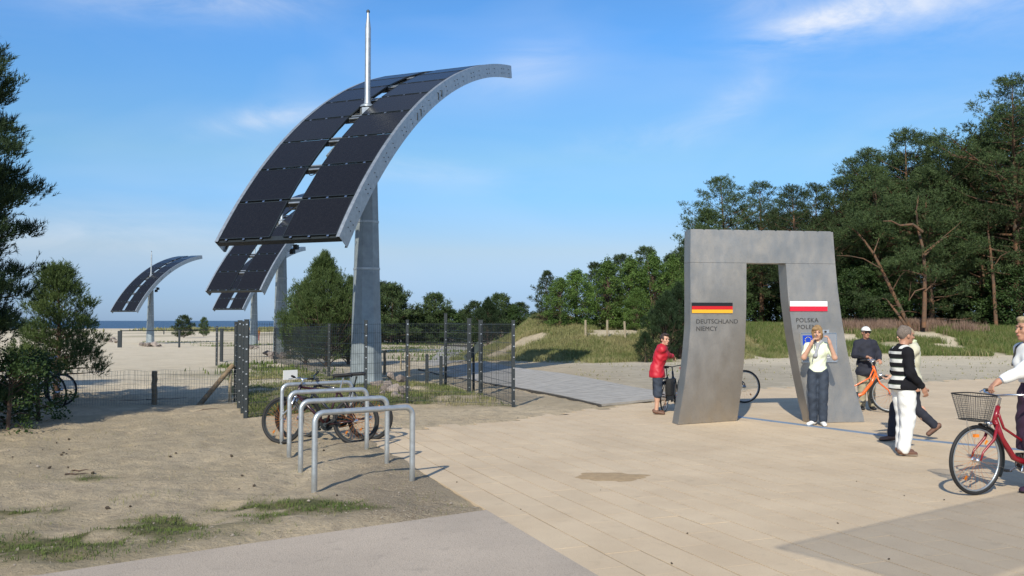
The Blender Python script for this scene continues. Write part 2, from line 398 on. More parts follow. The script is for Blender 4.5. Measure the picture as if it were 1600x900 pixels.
# fence corners, read off the photograph
FA, FM, FB, FC = flat(384, 656), flat(571, 638.5), flat(636, 632), flat(802, 637)
FG1, FG2, FD = flat(751, 618), flat(733, 613), flat(696, 602)
FE, FF_ = flat(514, 586), flat(429, 560)
FL = flat(368, 628)
ENC = [tuple(FA), tuple(FM), tuple(FB), tuple(FC), tuple(FG1), tuple(FD), tuple(FE), tuple(FF_), (-12.5, 38), tuple(FL)]
def build_ground():
    xs = axis([(-1500, -300, 300), (-300, -90, 14), (-90, -30, 2.5), (-30, -11, .5), (-11, .6, .075), (.6, 4, .2), (4, 30, .45), (30, 100, 3), (100, 400, 30), (400, 1500, 220)])
    ys = axis([(-60, -4, 4), (-4, 4, .5), (4, 17, .075), (17, 26, .14), (26, 50, .4), (50, 120, 1.2), (120, 480, 8), (480, 1200, 60)])
    X, Y = np.meshgrid(xs, ys, indexing='ij'); x, y = X.ravel(), Y.ravel()
    z = ground(x, y); nx, ny = X.shape
    idx = np.arange(nx*ny).reshape(nx, ny)
    F = np.stack([idx[:-1, :-1], idx[1:, :-1], idx[1:, 1:], idx[:-1, 1:]], -1).reshape(-1, 4)
    me = npmesh('ground', np.stack([x, y, z], 1), F)
    dirt = sstep(-1.5, -3.5, x+(fbm(x*.5, y*.5, 51)-.5)*3)*(1-sstep(24, 40, y))*.65*sstep(.35, .6, fbm(x*.9, y*.9, 52))
    dirt = np.maximum(dirt, sstep(.50, .62, fbm(x*.35, y*.9, 53))*.7*(1-sstep(40, 90, y)))
    tri = [tuple(flat(*p)) for p in ((600, 690), (760, 800), (640, 822), (520, 800), (560, 730), (560, 690))]
    grav = sstep(.5, -.4, polydist(x, y, tri)+(fbm(x*2, y*2, 54)-.5)*.6)
    grey = sstep(.5, 4.5, x)*sstep(20, 23.5, y+(fbm(x*.5, y*.5, 55)-.5)*4)*(1-sstep(40, 50, y))*.85
    for nm, v in (('dirt', dirt), ('gravel', grav), ('grey', grey), ('pale', np.clip(sstep(-1.5, -5, x)*sstep(19, 24, y)*.75+sstep(8, 14, x)*sstep(24, 30, y)*.45+sstep(0, 6, x)*sstep(36, 41, y)*.5, 0, .8)), ('turf', turf_mask(x, y))):
        a = me.attributes.new(nm, 'FLOAT', 'POINT'); a.data.foreach_set('value', v.astype(np.float32))
    o = link('ground', me, attr_mat_ground(), smooth=True); tag(o, kind='structure')
build_ground()
def build_sea():
    m = bpy.data.materials.new('sea water'); m.use_nodes = True; nt = m.node_tree; b = nt.nodes['Principled BSDF']
    b.inputs['Base Color'].default_value = (.022, .05, .10, 1); b.inputs['Roughness'].default_value = .35; b.inputs['IOR'].default_value = 1.33
    b.inputs['Specular IOR Level'].default_value = .3
    tc = nt.nodes.new('ShaderNodeTexCoord'); mp = nt.nodes.new('ShaderNodeMapping'); mp.inputs['Scale'].default_value = (.05, .3, 1)
    n = nt.nodes.new('ShaderNodeTexNoise'); n.inputs['Scale'].default_value = 1; n.inputs['Detail'].default_value = 6
    bp = nt.nodes.new('ShaderNodeBump'); bp.inputs['Strength'].default_value = 1; bp.inputs['Distance'].default_value = 1.2
    L = nt.links; L.new(tc.outputs['Object'], mp.inputs[0]); L.new(mp.outputs[0], n.inputs['Vector']); L.new(n.outputs['Fac'], bp.inputs['Height']); L.new(bp.outputs[0], b.inputs['Normal'])
    xs = np.linspace(-20000, 20000, 41); ys = np.array([380, 500, 700, 1000, 2000, 4000, 8000, 14000, 22000.])
    X, Y = np.meshgrid(xs, ys, indexing='ij'); idx = np.arange(X.size).reshape(X.shape)
    F = np.stack([idx[:-1, :-1], idx[1:, :-1], idx[1:, 1:], idx[:-1, 1:]], -1).reshape(-1, 4)
    o = link('sea', npmesh('sea', np.stack([X.ravel(), Y.ravel(), np.full(X.size, -2.4)], 1), F), m); tag(o, kind='structure')
build_sea()

# paving of long slabs 0.30 x 0.60 in running bond, recessed joints
def build_paving():
    mats = []
    base = mat('paving slab', (.51, .392, .262), .85, 0, .0, 1.1, col2=(.60, .475, .325), bump=.3, bscale=110, objrand=.035, detail=9)
    # slow change of tone across the square, in world coordinates
    N = base.node_tree.nodes
    for n in N:
        if n.bl_idname == 'ShaderNodeTexCoord': tcn = n
    geo = N.new('ShaderNodeNewGeometry')
    for n in N:
        if n.bl_idname == 'ShaderNodeTexNoise':
            base.node_tree.links.new(geo.outputs['Position'], n.inputs['Vector'])
    speckle(base, 110, (.30, .235, .16), .35, .35)
    bed = mat('joint sand', (.055, .042, .032), .95, 0, .2, 30)
    w, l, g = .30, .60, .0065
    root = bpy.data.objects.new('paving', None)
    # bedding sheet carries the slabs
    me = MB(); me.v = [(p[0], p[1], -.006) for p in PAVE]; me.f = [tuple(range(len(PAVE)))]
    sheet = obj('paving', me, bed); tag(sheet, kind='structure')
    cells = []
    for r in range(0, 125):
        for c in range(-24, 70):
            off = (.5*l if r % 2 else 0)+((r*37) % 5)*.02
            ctr = E0+EB*((r+.5)*w)+EA*(c*l+off)
            if ctr[0] > 24 or ctr[1] > 27.5 or ctr[1] < -2: continue
            cells.append((r, c, ctr))
    C = np.array([c[2] for c in cells]); d = polydist(C[:, 0], C[:, 1], PAVE)
    first = np.array([c[0] == 0 for c in cells])
    keep = (d < .14) | (first & (C[:, 1] < 12.5))
    vis = [(c, np.hypot(*c[2])) for c, k in zip(cells, keep) if k]
    def inview(p): return p[1] > 5.9 and abs(p[0]) < p[1]*.585+.3
    vis.sort(key=lambda t: (not inview(t[0][2]), t[1]))
    rotm = Matrix(((EB[0], EA[0], 0), (EB[1], EA[1], 0), (0, 0, 1)))
    variants = []
    for k in range(4):
        b = MB(); hx, hy = w/2-g, l/2-.0018; e = .0006
        vs = [(-hx, -hy, -.03), (hx, -hy, -.03), (hx, hy, -.03), (-hx, hy, -.03), (-hx, -hy, -e), (hx, -hy, -e), (hx, hy, -e), (-hx, hy, -e),
              (-hx+e, -hy+e, 0), (hx-e, -hy+e, 0), (hx-e, hy-e, 0), (-hx+e, hy-e, 0)]
        b.add(vs, [(0, 1, 5, 4), (1, 2, 6, 5), (2, 3, 7, 6), (3, 0, 4, 7), (4, 5, 9, 8), (5, 6, 10, 9), (6, 7, 11, 10), (7, 4, 8, 11), (8, 9, 10, 11)])
        me = b.mesh('slab'); me.materials.append(base); variants.append(me)
    V0 = np.array([v.co[:] for v in variants[0].vertices]); F0 = [tuple(p.vertices) for p in variants[0].polygons]
    rest = MB()
    for n, ((r, c, ctr), dist) in enumerate(vis):
        rr = random.Random(r*131+c); tz = rr.uniform(-.0012, .0012); tilt = Matrix.Rotation(rr.gauss(0, .0016), 3, 'X') @ Matrix.Rotation(rr.gauss(0, .0022), 3, 'Y')
        mm = rotm @ tilt
        if n < 300:
            o = bpy.data.objects.new('slab', variants[rr.randrange(4)]); COL.objects.link(o)
            o.matrix_world = Matrix.Translation((ctr[0], ctr[1], tz)) @ mm.to_4x4(); o.parent = sheet
        else:
            rest.add([mm @ Vector(v)+Vector((ctr[0], ctr[1], tz)) for v in V0], F0)
    o = obj('slab_field', rest, base, sheet); tag(o, kind='stuff')
    # grey concrete path in the corner
    b = MB(); n = len(APRON)
    b.add([(p[0], p[1], .003) for p in APRON]+[(p[0], p[1], -.1) for p in APRON], [tuple(range(n))]+[(i, (i+1) % n, (i+1) % n+n, i+n) for i in range(n)])
    o = obj('path', b, M['concrete']); tag(o, kind='structure')
    # sand blown onto the slabs
    def patch(px, py, rx, ry, seed, hgt=.01):
        c = flat(px, py); k = 56; vs = [(c[0], c[1], hgt)]; fs = []
        for j, s in enumerate((.5, .8, 1.0)):
            for i in range(k):
                a = 2*PI*i/k; rr = s*(.62+.75*float(fbm(math.cos(a)*2.6+seed, math.sin(a)*2.6, seed, 5)))
                vs.append((c[0]+math.cos(a)*rx*rr, c[1]+math.sin(a)*ry*rr, (hgt, hgt*.7, .0015)[j]))
        for i in range(k):
            fs.append((0, 1+i, 1+(i+1) % k))
            for j in (0, 1): fs.append((1+j*k+i, 1+(j+1)*k+i, 1+(j+1)*k+(i+1) % k, 1+j*k+(i+1) % k))
        b = MB(); b.add(vs, fs); return b
    o = obj('sand_patch', patch(953, 745, .40, .27, 3), mat('damp sand', (.36, .255, .145), .95, 0, .15, 12, bump=.6, bscale=60))
    tag(o, kind='stuff')
    # flush blue steel line let into the paving
    P = [flat(*p) for p in ((1090, 641.5), (1150, 651), (1300, 670), (1430, 687), (1600, 703.5), (1800, 724))]
    b = MB(); W = .075
    P = [Vector((p[0], p[1], .006)) for p in P]
    for i in range(len(P)):
        t = (P[min(i+1, len(P)-1)]-P[max(i-1, 0)]).normalized(); nn = Vector((-t.y, t.x, 0))*W
        b.v += [P[i]+nn, P[i]-nn, P[i]+nn-Vector((0, 0, .03)), P[i]-nn-Vector((0, 0, .03))]
        if i: k = 4*i; b.f += [(k-4, k-3, k+1, k), (k-4, k, k+2, k-2), (k-3, k-1, k+3, k+1)]
    b.v = [tuple(v) for v in b.v]
    o = obj('boundary_line', b, mat('blue line', (.17, .23, .32), .5, 0, .15, 3)); tag(o, kind='structure')
build_paving()

def build_boardwalk():
    # straight part from the square to the back, then a bend into the dunes
    near = [(1020, 633), (860, 604), (660, 573)]
    left = [flat(940, 636), flat(880, 622), flat(802, 607), flat(720, 592), flat(655, 575)]
    right = [flat(1075, 622), flat(990, 608), flat(880, 585), flat(800, 573), flat(758, 561)]
    
    A2 = lambda px, py: np.array(at(px, py)[:2])
    mats = M['deck']; edge = mat('deck edge board', (.05, .045, .04), .85, 0, .3, 10)
    def ribbon(Lp, Rp, seg=.145, gap=.008, top=.06, th=.045):
        b = MB()
        for i in range(len(Lp)-1):
            a0, a1, b0, b1 = Lp[i], Lp[i+1], Rp[i], Rp[i+1]
            n = max(1, int(np.linalg.norm((a1+b1-a0-b0)/2)/seg))
            for k in range(n):
                t0, t1 = k/n, (k+1)/n-gap/seg/n
                q = [a0+(a1-a0)*t0, b0+(b1-b0)*t0, b0+(b1-b0)*t1, a0+(a1-a0)*t1]
                zz = [gz(*p) for p in (q[0], q[1])]; zt = max(zz)*0+float(lowland(*((q[0]+q[1])/2)))+top+random.uniform(-.003, .003)
                vs = [(p[0], p[1], zt) for p in q]+[(p[0], p[1], zt-th) for p in q]
                b.add(vs, [(0, 1, 2, 3), (4, 7, 6, 5), (0, 4, 5, 1), (1, 5, 6, 2), (2, 6, 7, 3), (3, 7, 4, 0)])
        return b
    w = thing('boardwalk', 'long grey plank boardwalk running from the square past the mesh fence into the dunes', 'boardwalk')
    o = obj('deck_boards', ribbon(left, right), mats, w); tag(o, kind='stuff')
    def beam(P, off=0, h=.10, t=.06):
        b = MB()
        for i in range(len(P)-1):
            a, c = P[i], P[i+1]; m = (a+c)/2; d = c-a; z = (float(lowland(*a))+float(lowland(*c)))/2
            b.box((m[0], m[1], z+.0), (np.linalg.norm(d), t, h), math.atan2(d[1], d[0]))
        return b
    sh = EB*.03
    obj('edge_beam', beam([p-sh for p in left]), edge, w); obj('edge_beam', beam([p+sh for p in right]), edge, w)
    # far arms
    w2 = thing('boardwalk', 'far boardwalk crossing behind the fence with the cyclist riding on it', 'boardwalk')
    l2 = [A2(560, 532), A2(600, 535.5), A2(700, 541), A2(737, 542)]; r2 = [A2(560, 526.5), A2(600, 529.5), A2(700, 534), A2(748, 535)]
    o = obj('deck_boards', ribbon(l2, r2, .4, .02, .10), mats, w2); tag(o, kind='stuff')
    obj('edge_beam', beam(l2, h=.34, t=.10), edge, w2)
    w3 = thing('boardwalk', 'boardwalk leg climbing straight back to the dunes from the bend', 'boardwalk')
    l3 = [A2(655, 575), A2(680, 556), A2(690, 541)]; r3 = [A2(758, 561), A2(757, 552), A2(752, 541)]
    o = obj('deck_boards', ribbon(l3, r3, .3, .015, .062), mats, w3); tag(o, kind='stuff')
build_boardwalk()

# ------------------------------------------------------------ grass blades
def blades(name, px, py, h, w, m, seed, lean=.35, zoff=-.01, parent=None):
    r = np.random.default_rng(seed); n = len(px)
    z = ground(px, py)+zoff; a = r.uniform(0, 2*PI, n); hh = h*r.uniform(.5, 1.15, n); ww = w*r.uniform(.7, 1.3, n)
    la = r.uniform(0, 2*PI, n); ln = np.abs(r.normal(0, lean, n))
    bx, by = np.cos(a)*ww/2, np.sin(a)*ww/2
    mx, my = px+np.cos(la)*ln*hh*.3, py+np.sin(la)*ln*hh*.3
    tx, ty = px+np.cos(la)*ln*hh, py+np.sin(la)*ln*hh
    V = np.stack([np.stack([px-bx, py-by, z], 1), np.stack([px+bx, py+by, z], 1),
                  np.stack([mx+bx*.8, my+by*.8, z+hh*.55], 1), np.stack([mx-bx*.8, my-by*.8, z+hh*.55], 1),
                  np.stack([tx, ty, z+hh/(1+ln*.4)], 1)], 1).reshape(-1, 3)
    i = np.arange(n)[:, None]*5
    F = np.concatenate([i+[0, 1, 2], i+[0, 2, 3], i+[3, 2, 4]], 0)
    o = link(name, npmesh(name, V, F), m, parent); tag(o, kind='stuff'); return o
def scatter(n, x0, x1, y0, y1, fn, seed):
    r = np.random.default_rng(seed); x = r.uniform(x0, x1, n); y = r.uniform(y0, y1, n)
    k = r.uniform(0, 1, n) < fn(x, y); return x[k], y[k]
tm = lambda x, y: np.clip(turf_mask(x, y)*1.2-.15, 0, 1)
x, y = scatter(120000, -7, 0, 5.5, 11, lambda x, y: tm(x, y)**1.3*sstep(.35, .6, fbm(x*7, y*7, 42))*sstep(0, .25, polydist(x, y, APRON)), 1)
blades('verge_grass', x, y, .05, .006, M['grass'], 2, .9)
x, y = scatter(16000, -9, 0, 6, 15, lambda x, y: (fbm(x*2.5, y*2.5, 61) > .58)*(.25+.75*(y < 9))*sstep(0, .25, polydist(x, y, APRON))*(polydist(x, y, PAVE) > .2), 3)
blades('sparse_grass', x, y, .06, .005, M['grass_dry'], 4, 1.1)
x, y = scatter(120000, -13, 0, 15.3, 40, lambda x, y: inpoly(x, y, ENC)*tm(x, y)*np.interp(y, [15, 40], [1, .45]), 5)
blades('turf_grass', x, y, .09, .012, M['grass'], 6, .8)
x, y = scatter(60000, -13, 0, 15.3, 32, lambda x, y: inpoly(x, y, ENC)*(fbm(x*1.3, y*1.3, 63) > .47), 7)
blades('dry_grass', x, y, .12, .011, M['grass_dry'], 8, .8)
x, y = scatter(70000, -45, -1, 30, 110, lambda x, y: tm(x, y), 9)
blades('meadow_grass', x, y, .25, .05, M['grass'], 10, .5)
def bankf(x, y): return tm(x, y)*(x > -3)
x, y = scatter(150000, -4, 15, 40, 60, bankf, 11); blades('dune_grass', x, y, .30, .022, M['grass_dry'], 12, .6)
x, y = scatter(60000, -4, 15, 40, 60, lambda x, y: bankf(x, y)*(fbm(x*.25, y*.25, 64) > .45), 13); blades('dune_grass', x, y, .27, .022, M['grass'], 14, .5)
x, y = scatter(130000, 14, 38, 49, 62, bankf, 15); blades('dune_grass', x, y, .48, .026, M['grass'], 16, .4)
x, y = scatter(60000, 14, 38, 49, 62, bankf, 17); blades('dune_grass', x, y, .46, .024, M['grass_dry'], 18, .4)
x, y = scatter(36000, 20.5, 31, 56.5, 62, lambda x, y: sstep(.40, .6, fbm(x*.35, y*.35, 65))*sstep(20.5, 22.5, x)*(1-sstep(28, 31, x)), 19); blades('seed_heads', x, y, .85, .03, M['heath'], 20, .25)
x, y = scatter(9000, 2, 30, 24, 50, lambda x, y: (fbm(x*.9, y*1.6, 66) > .60)*.8*sstep(23.5, 27, y-x*.0), 21)
blades('sparse_weeds', x, y, .10, .03, M['grass_dry'], 22, 1.0)
x, y = scatter(60000, -110, 60, 225, 430, lambda x, y: turf_mask(x, y), 23); blades('beach_grass', x, y, 1.1, .35, M['grass_dry'], 24, .4)

# ------------------------------------------------------------ portal
def build_portal():
    root = thing('border_portal', 'tall brushed steel border gate with flared legs and two national flags', 'gate', (float(4.4), 15.2, 0))
    O = Vector((4.4, 15.2, 0))
    def ypl(x): return 14.9+(x-3.01)*.16
    ZT, ZL = 3.235, 2.69
    def edge(pts, off):
        """front edge of a leg: list of (px, py) top to bottom and how far the foot stands back -> function of z"""
        py = [p[1] for p in pts]; px = [p[0] for p in pts]
        def fn(z):
            k = max(0, (ZL-z)/ZL)**2*off; x = 4.0
            for _ in range(8):
                yy = ypl(x)+k
                v = 501-(z-CAMH)/yy*FOC
                x = (np.interp(v, py, px)-800)/FOC*yy*1.0
            return Vector((x, yy, z))
        return fn
    lo = edge([(1080, 359), (1079, 412), (1079, 470), (1078.5, 510), (1075, 550), (1069, 600), (1058, 663)], 0.0)
    li = edge([(1170, 359), (1167, 412), (1165.5, 500), (1162, 560), (1157, 610), (1150, 657)], .42)
    ri = edge([(1227, 359), (1228.5, 412), (1232, 470), (1238, 520), (1249, 585), (1257, 625), (1265, 656)], -.12)
    ro = edge([(1303, 363), (1306, 412), (1309, 450), (1315, 500), (1323, 550), (1335, 610), (1348, 654)], -.12)
    T = .29; n3 = Vector((-.158, .987, 0))*T
    def slab(fa, fb, z0, z1, nz, nu=10):
        b = MB(); fr = []; bk = []
        for i in range(nz+1):
            z = z0+(z1-z0)*i/nz; a, c = fa(z)-O, fb(z)-O
            fr.append([a+(c-a)*(j/nu) for j in range(nu+1)]); bk.append([p+n3 for p in fr[-1]])
        W = nu+1; vs = [v for r in fr for v in r]+[v for r in bk for v in r]; o = (nz+1)*W; fs = []
        for i in range(nz):
            for j in range(nu):
                k = i*W+j; fs.append((k, k+1, k+W+1, k+W)); fs.append((o+k, o+k+W, o+k+W+1, o+k+1))
            k = i*W; fs.append((k, k+W, o+k+W, o+k)); k = i*W+nu; fs.append((k, o+k, o+k+W, k+W))
        for j in range(nu):
            fs.append((j, o+j, o+j+1, j+1)); k = nz*W+j; fs.append((k, k+1, o+k+1, o+k))
        b.add(vs, fs); return b
    m = M['steel']; nt = m.node_tree; N = nt.nodes
    # cloudy blasting marks in the roughness
    n = N.new('ShaderNodeTexNoise'); n.inputs['Scale'].default_value = 3.2; n.inputs['Detail'].default_value = 7; n.inputs['Roughness'].default_value = .6
    tc = [q for q in N if q.bl_idname == 'ShaderNodeTexCoord'][0]; mp = N.new('ShaderNodeMapping'); mp.inputs['Scale'].default_value = (1.6, 1, .8)
    nt.links.new(tc.outputs['Object'], mp.inputs[0]); nt.links.new(mp.outputs[0], n.inputs['Vector'])
    r = N.new('ShaderNodeMapRange'); r.inputs[1].default_value = .3; r.inputs[2].default_value = .7; r.inputs[3].default_value = .38; r.inputs[4].default_value = .60
    nt.links.new(n.outputs['Fac'], r.inputs[0]); nt.links.new(r.outputs[0], N['Principled BSDF'].inputs['Roughness'])
    a = obj('leg', slab(lo, li, .006, ZL-.002, 24), m, root); a['label'] = 'left leg reflecting the warm paving'; autosmooth(a, 30)
    c = obj('leg', slab(ri, ro, .006, ZL-.002, 24), m, root); c['label'] = 'right leg sweeping outward at the foot'; autosmooth(c, 30)
    obj('lintel', slab(lo, ro, ZL+.002, ZT, 2, 20), m, root)
    # low welded cap strips on top
    b = MB(); p, q = lo(ZT)-O, ro(ZT)-O
    for k in range(10):
        t = (k+.5)/10; s = p+(q-p)*t+n3*.5; b.box((s.x, s.y, ZT+.008), (.22, .2, .016), .157)
    obj('cap_strips', b, m, root)
    yaw = math.atan(.16)
    def on_face(px, py, fa, fb, z, out=.012):
        """point and axes on the leg face under this pixel"""
        A, B = fa(z), fb(z); u = (B-A).normalized()
        t = ((px-800)/FOC*A.y-A.x)/((B.x-A.x)-(px-800)/FOC*(B.y-A.y)); P = A+(B-A)*t
        A2, B2 = fa(z+.1), fb(z+.1); w = ((A2+(B2-A2)*t)-P); w = w-u*w.dot(u); w.normalize(); nn = u.cross(w)
        if nn.y > 0: nn = -nn
        return P-O+nn*out, u, w, nn
    def plate(name, fa, fb, c0, c1, zc, bars, thick=.012, out=.002):
        P0, u, w, nn = on_face(c0, 0, fa, fb, zc, 0); P1 = on_face(c1, 0, fa, fb, zc, 0)[0]
        L_ = (P1-P0).length; mid = (P0+P1)/2; mtx = Matrix((u, nn, w)).transposed()
        H = sum(h for h, _ in bars); b = MB()
        mid2 = mid+nn*(out+thick/2); b.box(mid2, (L_, thick, H), mtx=mtx)
        par = obj(name, b, M['dark_metal'], root); z = H/2
        for k, (h, mm) in enumerate(bars):
            b = MB(); b.box(mid2+w*(z-h/2)+nn*(thick/2+.003), (L_, .006, h-.001), mtx=mtx); obj('stripe', b, mm, par); z -= h
        return par
    K = mat('flag black', (.012, .012, .014), .35); Rd = mat('flag red', (.50, .015, .02), .4, spec=.3); Go = mat('flag gold', (.75, .38, .03), .4, spec=.3)
    Wh = mat('flag white', (.78, .78, .78), .4); Cr = mat('flag crimson', (.58, .02, .045), .4, spec=.3)
    zf = lambda py, x: CAMH+(501-py)/FOC*ypl(x)
    f1 = plate('flag_plate', lo, li, 1080.5, 1144, zf(481, 3.2), [(.058, K), (.058, Rd), (.058, Go)]); f1['label'] = 'black, red and gold striped flag plate'
    f2 = plate('flag_plate', ri, ro, 1233.5, 1292, zf(478.5, 5), [(.088, Wh), (.082, Cr)]); f2['label'] = 'white and red striped flag plate'
    ink = mat('engraved lettering', (.05, .05, .052), .6)
    def text(s, px, py, size, fa, fb, name='lettering', mm=ink, par=root, spacing=1.12, out=.006):
        cu = bpy.data.curves.new(name, 'FONT'); cu.body = s; cu.size = size; cu.extrude = .002; cu.space_character = spacing; cu.resolution_u = 3
        z = zf(py, 3.2 if px < 1180 else 5)
        P, u, w, nn = on_face(px, py, fa, fb, z, out)
        tmp = bpy.data.objects.new('tmp', cu); COL.objects.link(tmp); dg = bpy.context.evaluated_depsgraph_get()
        me = bpy.data.meshes.new_from_object(tmp.evaluated_get(dg)); bpy.data.objects.remove(tmp)
        me.materials.clear(); me.materials.append(mm)
        mtx = Matrix((u, w, nn)).transposed().to_4x4()
        me.transform(Matrix.Translation(P) @ mtx)
        o = link(name, me, None, par); o['label'] = 'dark lettering reading '+s; return o
    text('DEUTSCHLAND', 1087, 505.5, .105, lo, li, spacing=1.02); text('NIEMCY', 1087, 516.8, .105, lo, li, spacing=1.02)
    text('POLSKA', 1243, 503.5, .105, ri, ro); text('POLEN', 1245, 514, .105, ri, ro)
    # enamel sign with the ring of stars
    pl = mat('sign plate', (.34, .35, .37), .4, .5, .05, 5); blue = mat('sign blue', (.01, .05, .42), .4); st = mat('star yellow', (.75, .6, .05), .5)
    A, u, w, nn = on_face(1250, 0, ri, ro, zf(543, 5), 0); B = on_face(1305, 0, ri, ro, zf(543, 5), 0)[0]
    mtx = Matrix((u, nn, w)).transposed(); mid = (A+B)/2+nn*.012; Wd = (B-A).length; Hh = .485
    b = MB(); b.box(mid, (Wd, .012, Hh), mtx=mtx); sg = obj('sign', b, pl, root); sg['label'] = 'grey information sign with small blue square'
    b = MB()
    for sx, sz, dx, dz in ((0, Hh/2, Wd, .012), (0, -Hh/2, Wd, .012), (-Wd/2, 0, .012, Hh), (Wd/2, 0, .012, Hh)): b.box(mid+u*sx+w*sz+nn*.01, (dx, .012, dz), mtx=mtx)
    obj('frame', b, M['chrome'], sg)
    c = mid+u*(-Wd/2+.13)+w*(Hh/2-.12)+nn*.009
    b = MB(); b.box(c, (.19, .006, .17), mtx=mtx); obj('blue_square', b, blue, sg)
    b = MB()
    for k in range(12):
        a = 2*PI*k/12; cc = c+u*math.cos(a)*.055+w*math.sin(a)*.055+nn*.0045
        vs = []
        for q in range(10):
            rr = .011 if q % 2 == 0 else .0045; an = PI/2+q*PI/5; vs.append(cc+u*math.cos(an)*rr+w*math.sin(an)*rr)
        b.add(vs, [tuple(range(10))])
    obj('stars', b, st, sg)
    b = MB()
    for r_ in range(7):
        for (x0, ln) in ((-Wd/2+.04, .18), (.02, .2)):
            if r_ < 2 and x0 < 0: continue
            b.box(mid+u*(x0+ln*.45)+w*(Hh/2-.16-r_*.042)+nn*.0075, (ln*random.uniform(.6, .95), .003, .014), mtx=mtx)
    obj('print_lines', b, mat('sign print', (.55, .56, .57), .5), sg)
build_portal()

# ------------------------------------------------------------ solar sails
def build_sail():
    """origin at the pole foot, local +Y is the way the sail climbs"""
    root = thing('solar_sail', 'nearest and largest curved solar panel sail on a faceted steel pole behind the mesh fence', 'solar panel', (-4.03, 24.8, 0), -.388, 'solar sails along the dune')
    W, A0, RR, Ls = 3.551, .973, 15.704, 1.255
    def arc(s, x, d=0.0):
        a = A0-s/RR; y = RR*(math.sin(A0)-math.sin(a)); z = RR*(math.cos(a)-math.cos(A0)); c = arc0
        return Vector((x, c[0]+y-math.sin(a)*d, c[1]+z+math.cos(a)*d))
    a = A0-4.6*Ls/RR; arc0 = (-RR*(math.sin(A0)-math.sin(a)), 7.716-RR*(math.cos(a)-math.cos(A0)))
    T = 10.0*Ls+.02
    # girders: web with flanges
    for sx in (-1, 1):
        b = MB(); n = 40; H = .40
        prof = [(0, .012), (sx*.015-sx*.11, .012), (sx*.015-sx*.11, 0), (-sx*.012, 0), (-sx*.012, -H+.014), (sx*.015-sx*.085, -H+.014), (sx*.015-sx*.085, -H), (0, -H)]
        x0 = sx*W/2
        pr = [(x0+p[0], p[1]+.0) for p in prof]
        rings = []
        for i in range(n+1):
            s = -.03+(T+.03)*i/n
            for (x, d) in pr: rings.append(arc(s, x, d+.02))
        k = len(pr); fs = [(i*k+j, i*k+(j+1) % k, (i+1)*k+(j+1) % k, (i+1)*k+j) for i in range(n) for j in range(k)]
        fs += [tuple(range(k)), tuple(n*k+j for j in range(k-1, -1, -1))]
        b.add(rings, fs); g = obj('girder', b, M['galv'], root); autosmooth(g, 30)
        b = MB()
        for row in range(10):
            for q in (.3, .45, .8):
                for dd in (-.12, -.25):
                    p = arc((row+q)*Ls, x0+sx*.004, dd); b.lathe([(.014, -.006), (.014, .01)], 6, p, 'X')
        for (s) in (4.1, 4.3, 5.3, 5.5):
            p = arc(s*Ls, x0+sx*.008, -.22); b.box(p, (.012, .02, .2))
        obj('bolts', b, M['dark_metal'], g)
    # cross beams
    for r in range(11):
        b = MB(); p = arc(min(max(r*Ls, .04), T-.06), 0, -.085); an = A0-r*Ls/RR
        b.box(p, (W-.06, .13, .14), mtx=Matrix.Rotation(an, 3, 'X')); obj('cross_beam', b, M['dark_metal'], root)
    for sx in (-.27, .27):
        b = MB(); b.tube([arc(T*i/20, sx, -.06) for i in range(21)], .03, 4); obj('rail', b, M['dark_metal'], root)
    pw = (W/2-.11-.20)
    pm = None
    for r in range(10):
        for sx in (-1, 1):
            cx = sx*(.20+pw/2); s0, s1 = r*Ls+.045, (r+1)*Ls-.045
            am = A0-(s0+s1)/2/RR; c = arc((s0+s1)/2, cx, .012)
            if pm is None:
                b = MB(); b.box((0, 0, 0), (pw, s1-s0, .03)); pm = b.mesh('solar_panel'); pm.materials.append(M['panel'])
                b = MB()
                for (x, y, dx, dy) in ((0, (s1-s0)/2, pw, .018), (0, -(s1-s0)/2, pw, .018), (pw/2, 0, .018, s1-s0), (-pw/2, 0, .018, s1-s0)): b.box((x, y, .001), (dx+.018, dy+.0, .036) if dx > dy else (dx, dy-.02, .036))
                fm = b.mesh('frame'); fm.materials.append(M['dark_metal'])
            o = link('solar_panel', pm, None, root); o.location = c; o.rotation_euler = (am, 0, 0)
            link('frame', fm, None, o)
    b = MB()
    for r in range(11):
        for sx in (-1, 1):
            for q in (.15, .5, .85):
                p = arc(min(max(r*Ls, .02), T-.03), sx*(.20+pw*q), .03); b.box(p, (.06, .05, .012), mtx=Matrix.Rotation(A0-r*Ls/RR, 3, 'X'))
    obj('clamps', b, M['chrome'], root)
    # light sheets and loops of cable in the middle gap
    for r in range(1, 10):
        b = MB(); an = A0-r*Ls/RR
        for dd in (-.07, .08): b.box(arc(r*Ls+dd, 0, -.01), (.34, .045, .02), mtx=Matrix.Rotation(an, 3, 'X'))
        obj('gap_plate', b, M['galv'], root)
        b = MB(); p = arc(r*Ls-.16, 0, -.03); q = Matrix.Rotation(an, 3, 'X')
        b.tube([p+q @ Vector((math.cos(t)*.11, math.sin(t)*.13, 0)) for t in np.linspace(PI, 2*PI, 9)], .012, 5); obj('cable_loop', b, M['black'], root)
    # pole: eight sides, tapering; bracket; mast
    b = MB(); b.lathe([(.47, 0), (.455, .3), (.30, 5.5), (.27, 7.2)], 8); b.v = [tuple(Matrix.Rotation(.25, 3, 'Z') @ Vector(v)) for v in b.v]
    obj('pole', b, M['galv_pole'], root)
    b = MB(); b.lathe([(.62, 0), (.62, .05), (.55, .06)], 8); b.v = [tuple(Matrix.Rotation(.25, 3, 'Z') @ Vector(v)) for v in b.v]; obj('base_plate', b, M['galv_pole'], root)
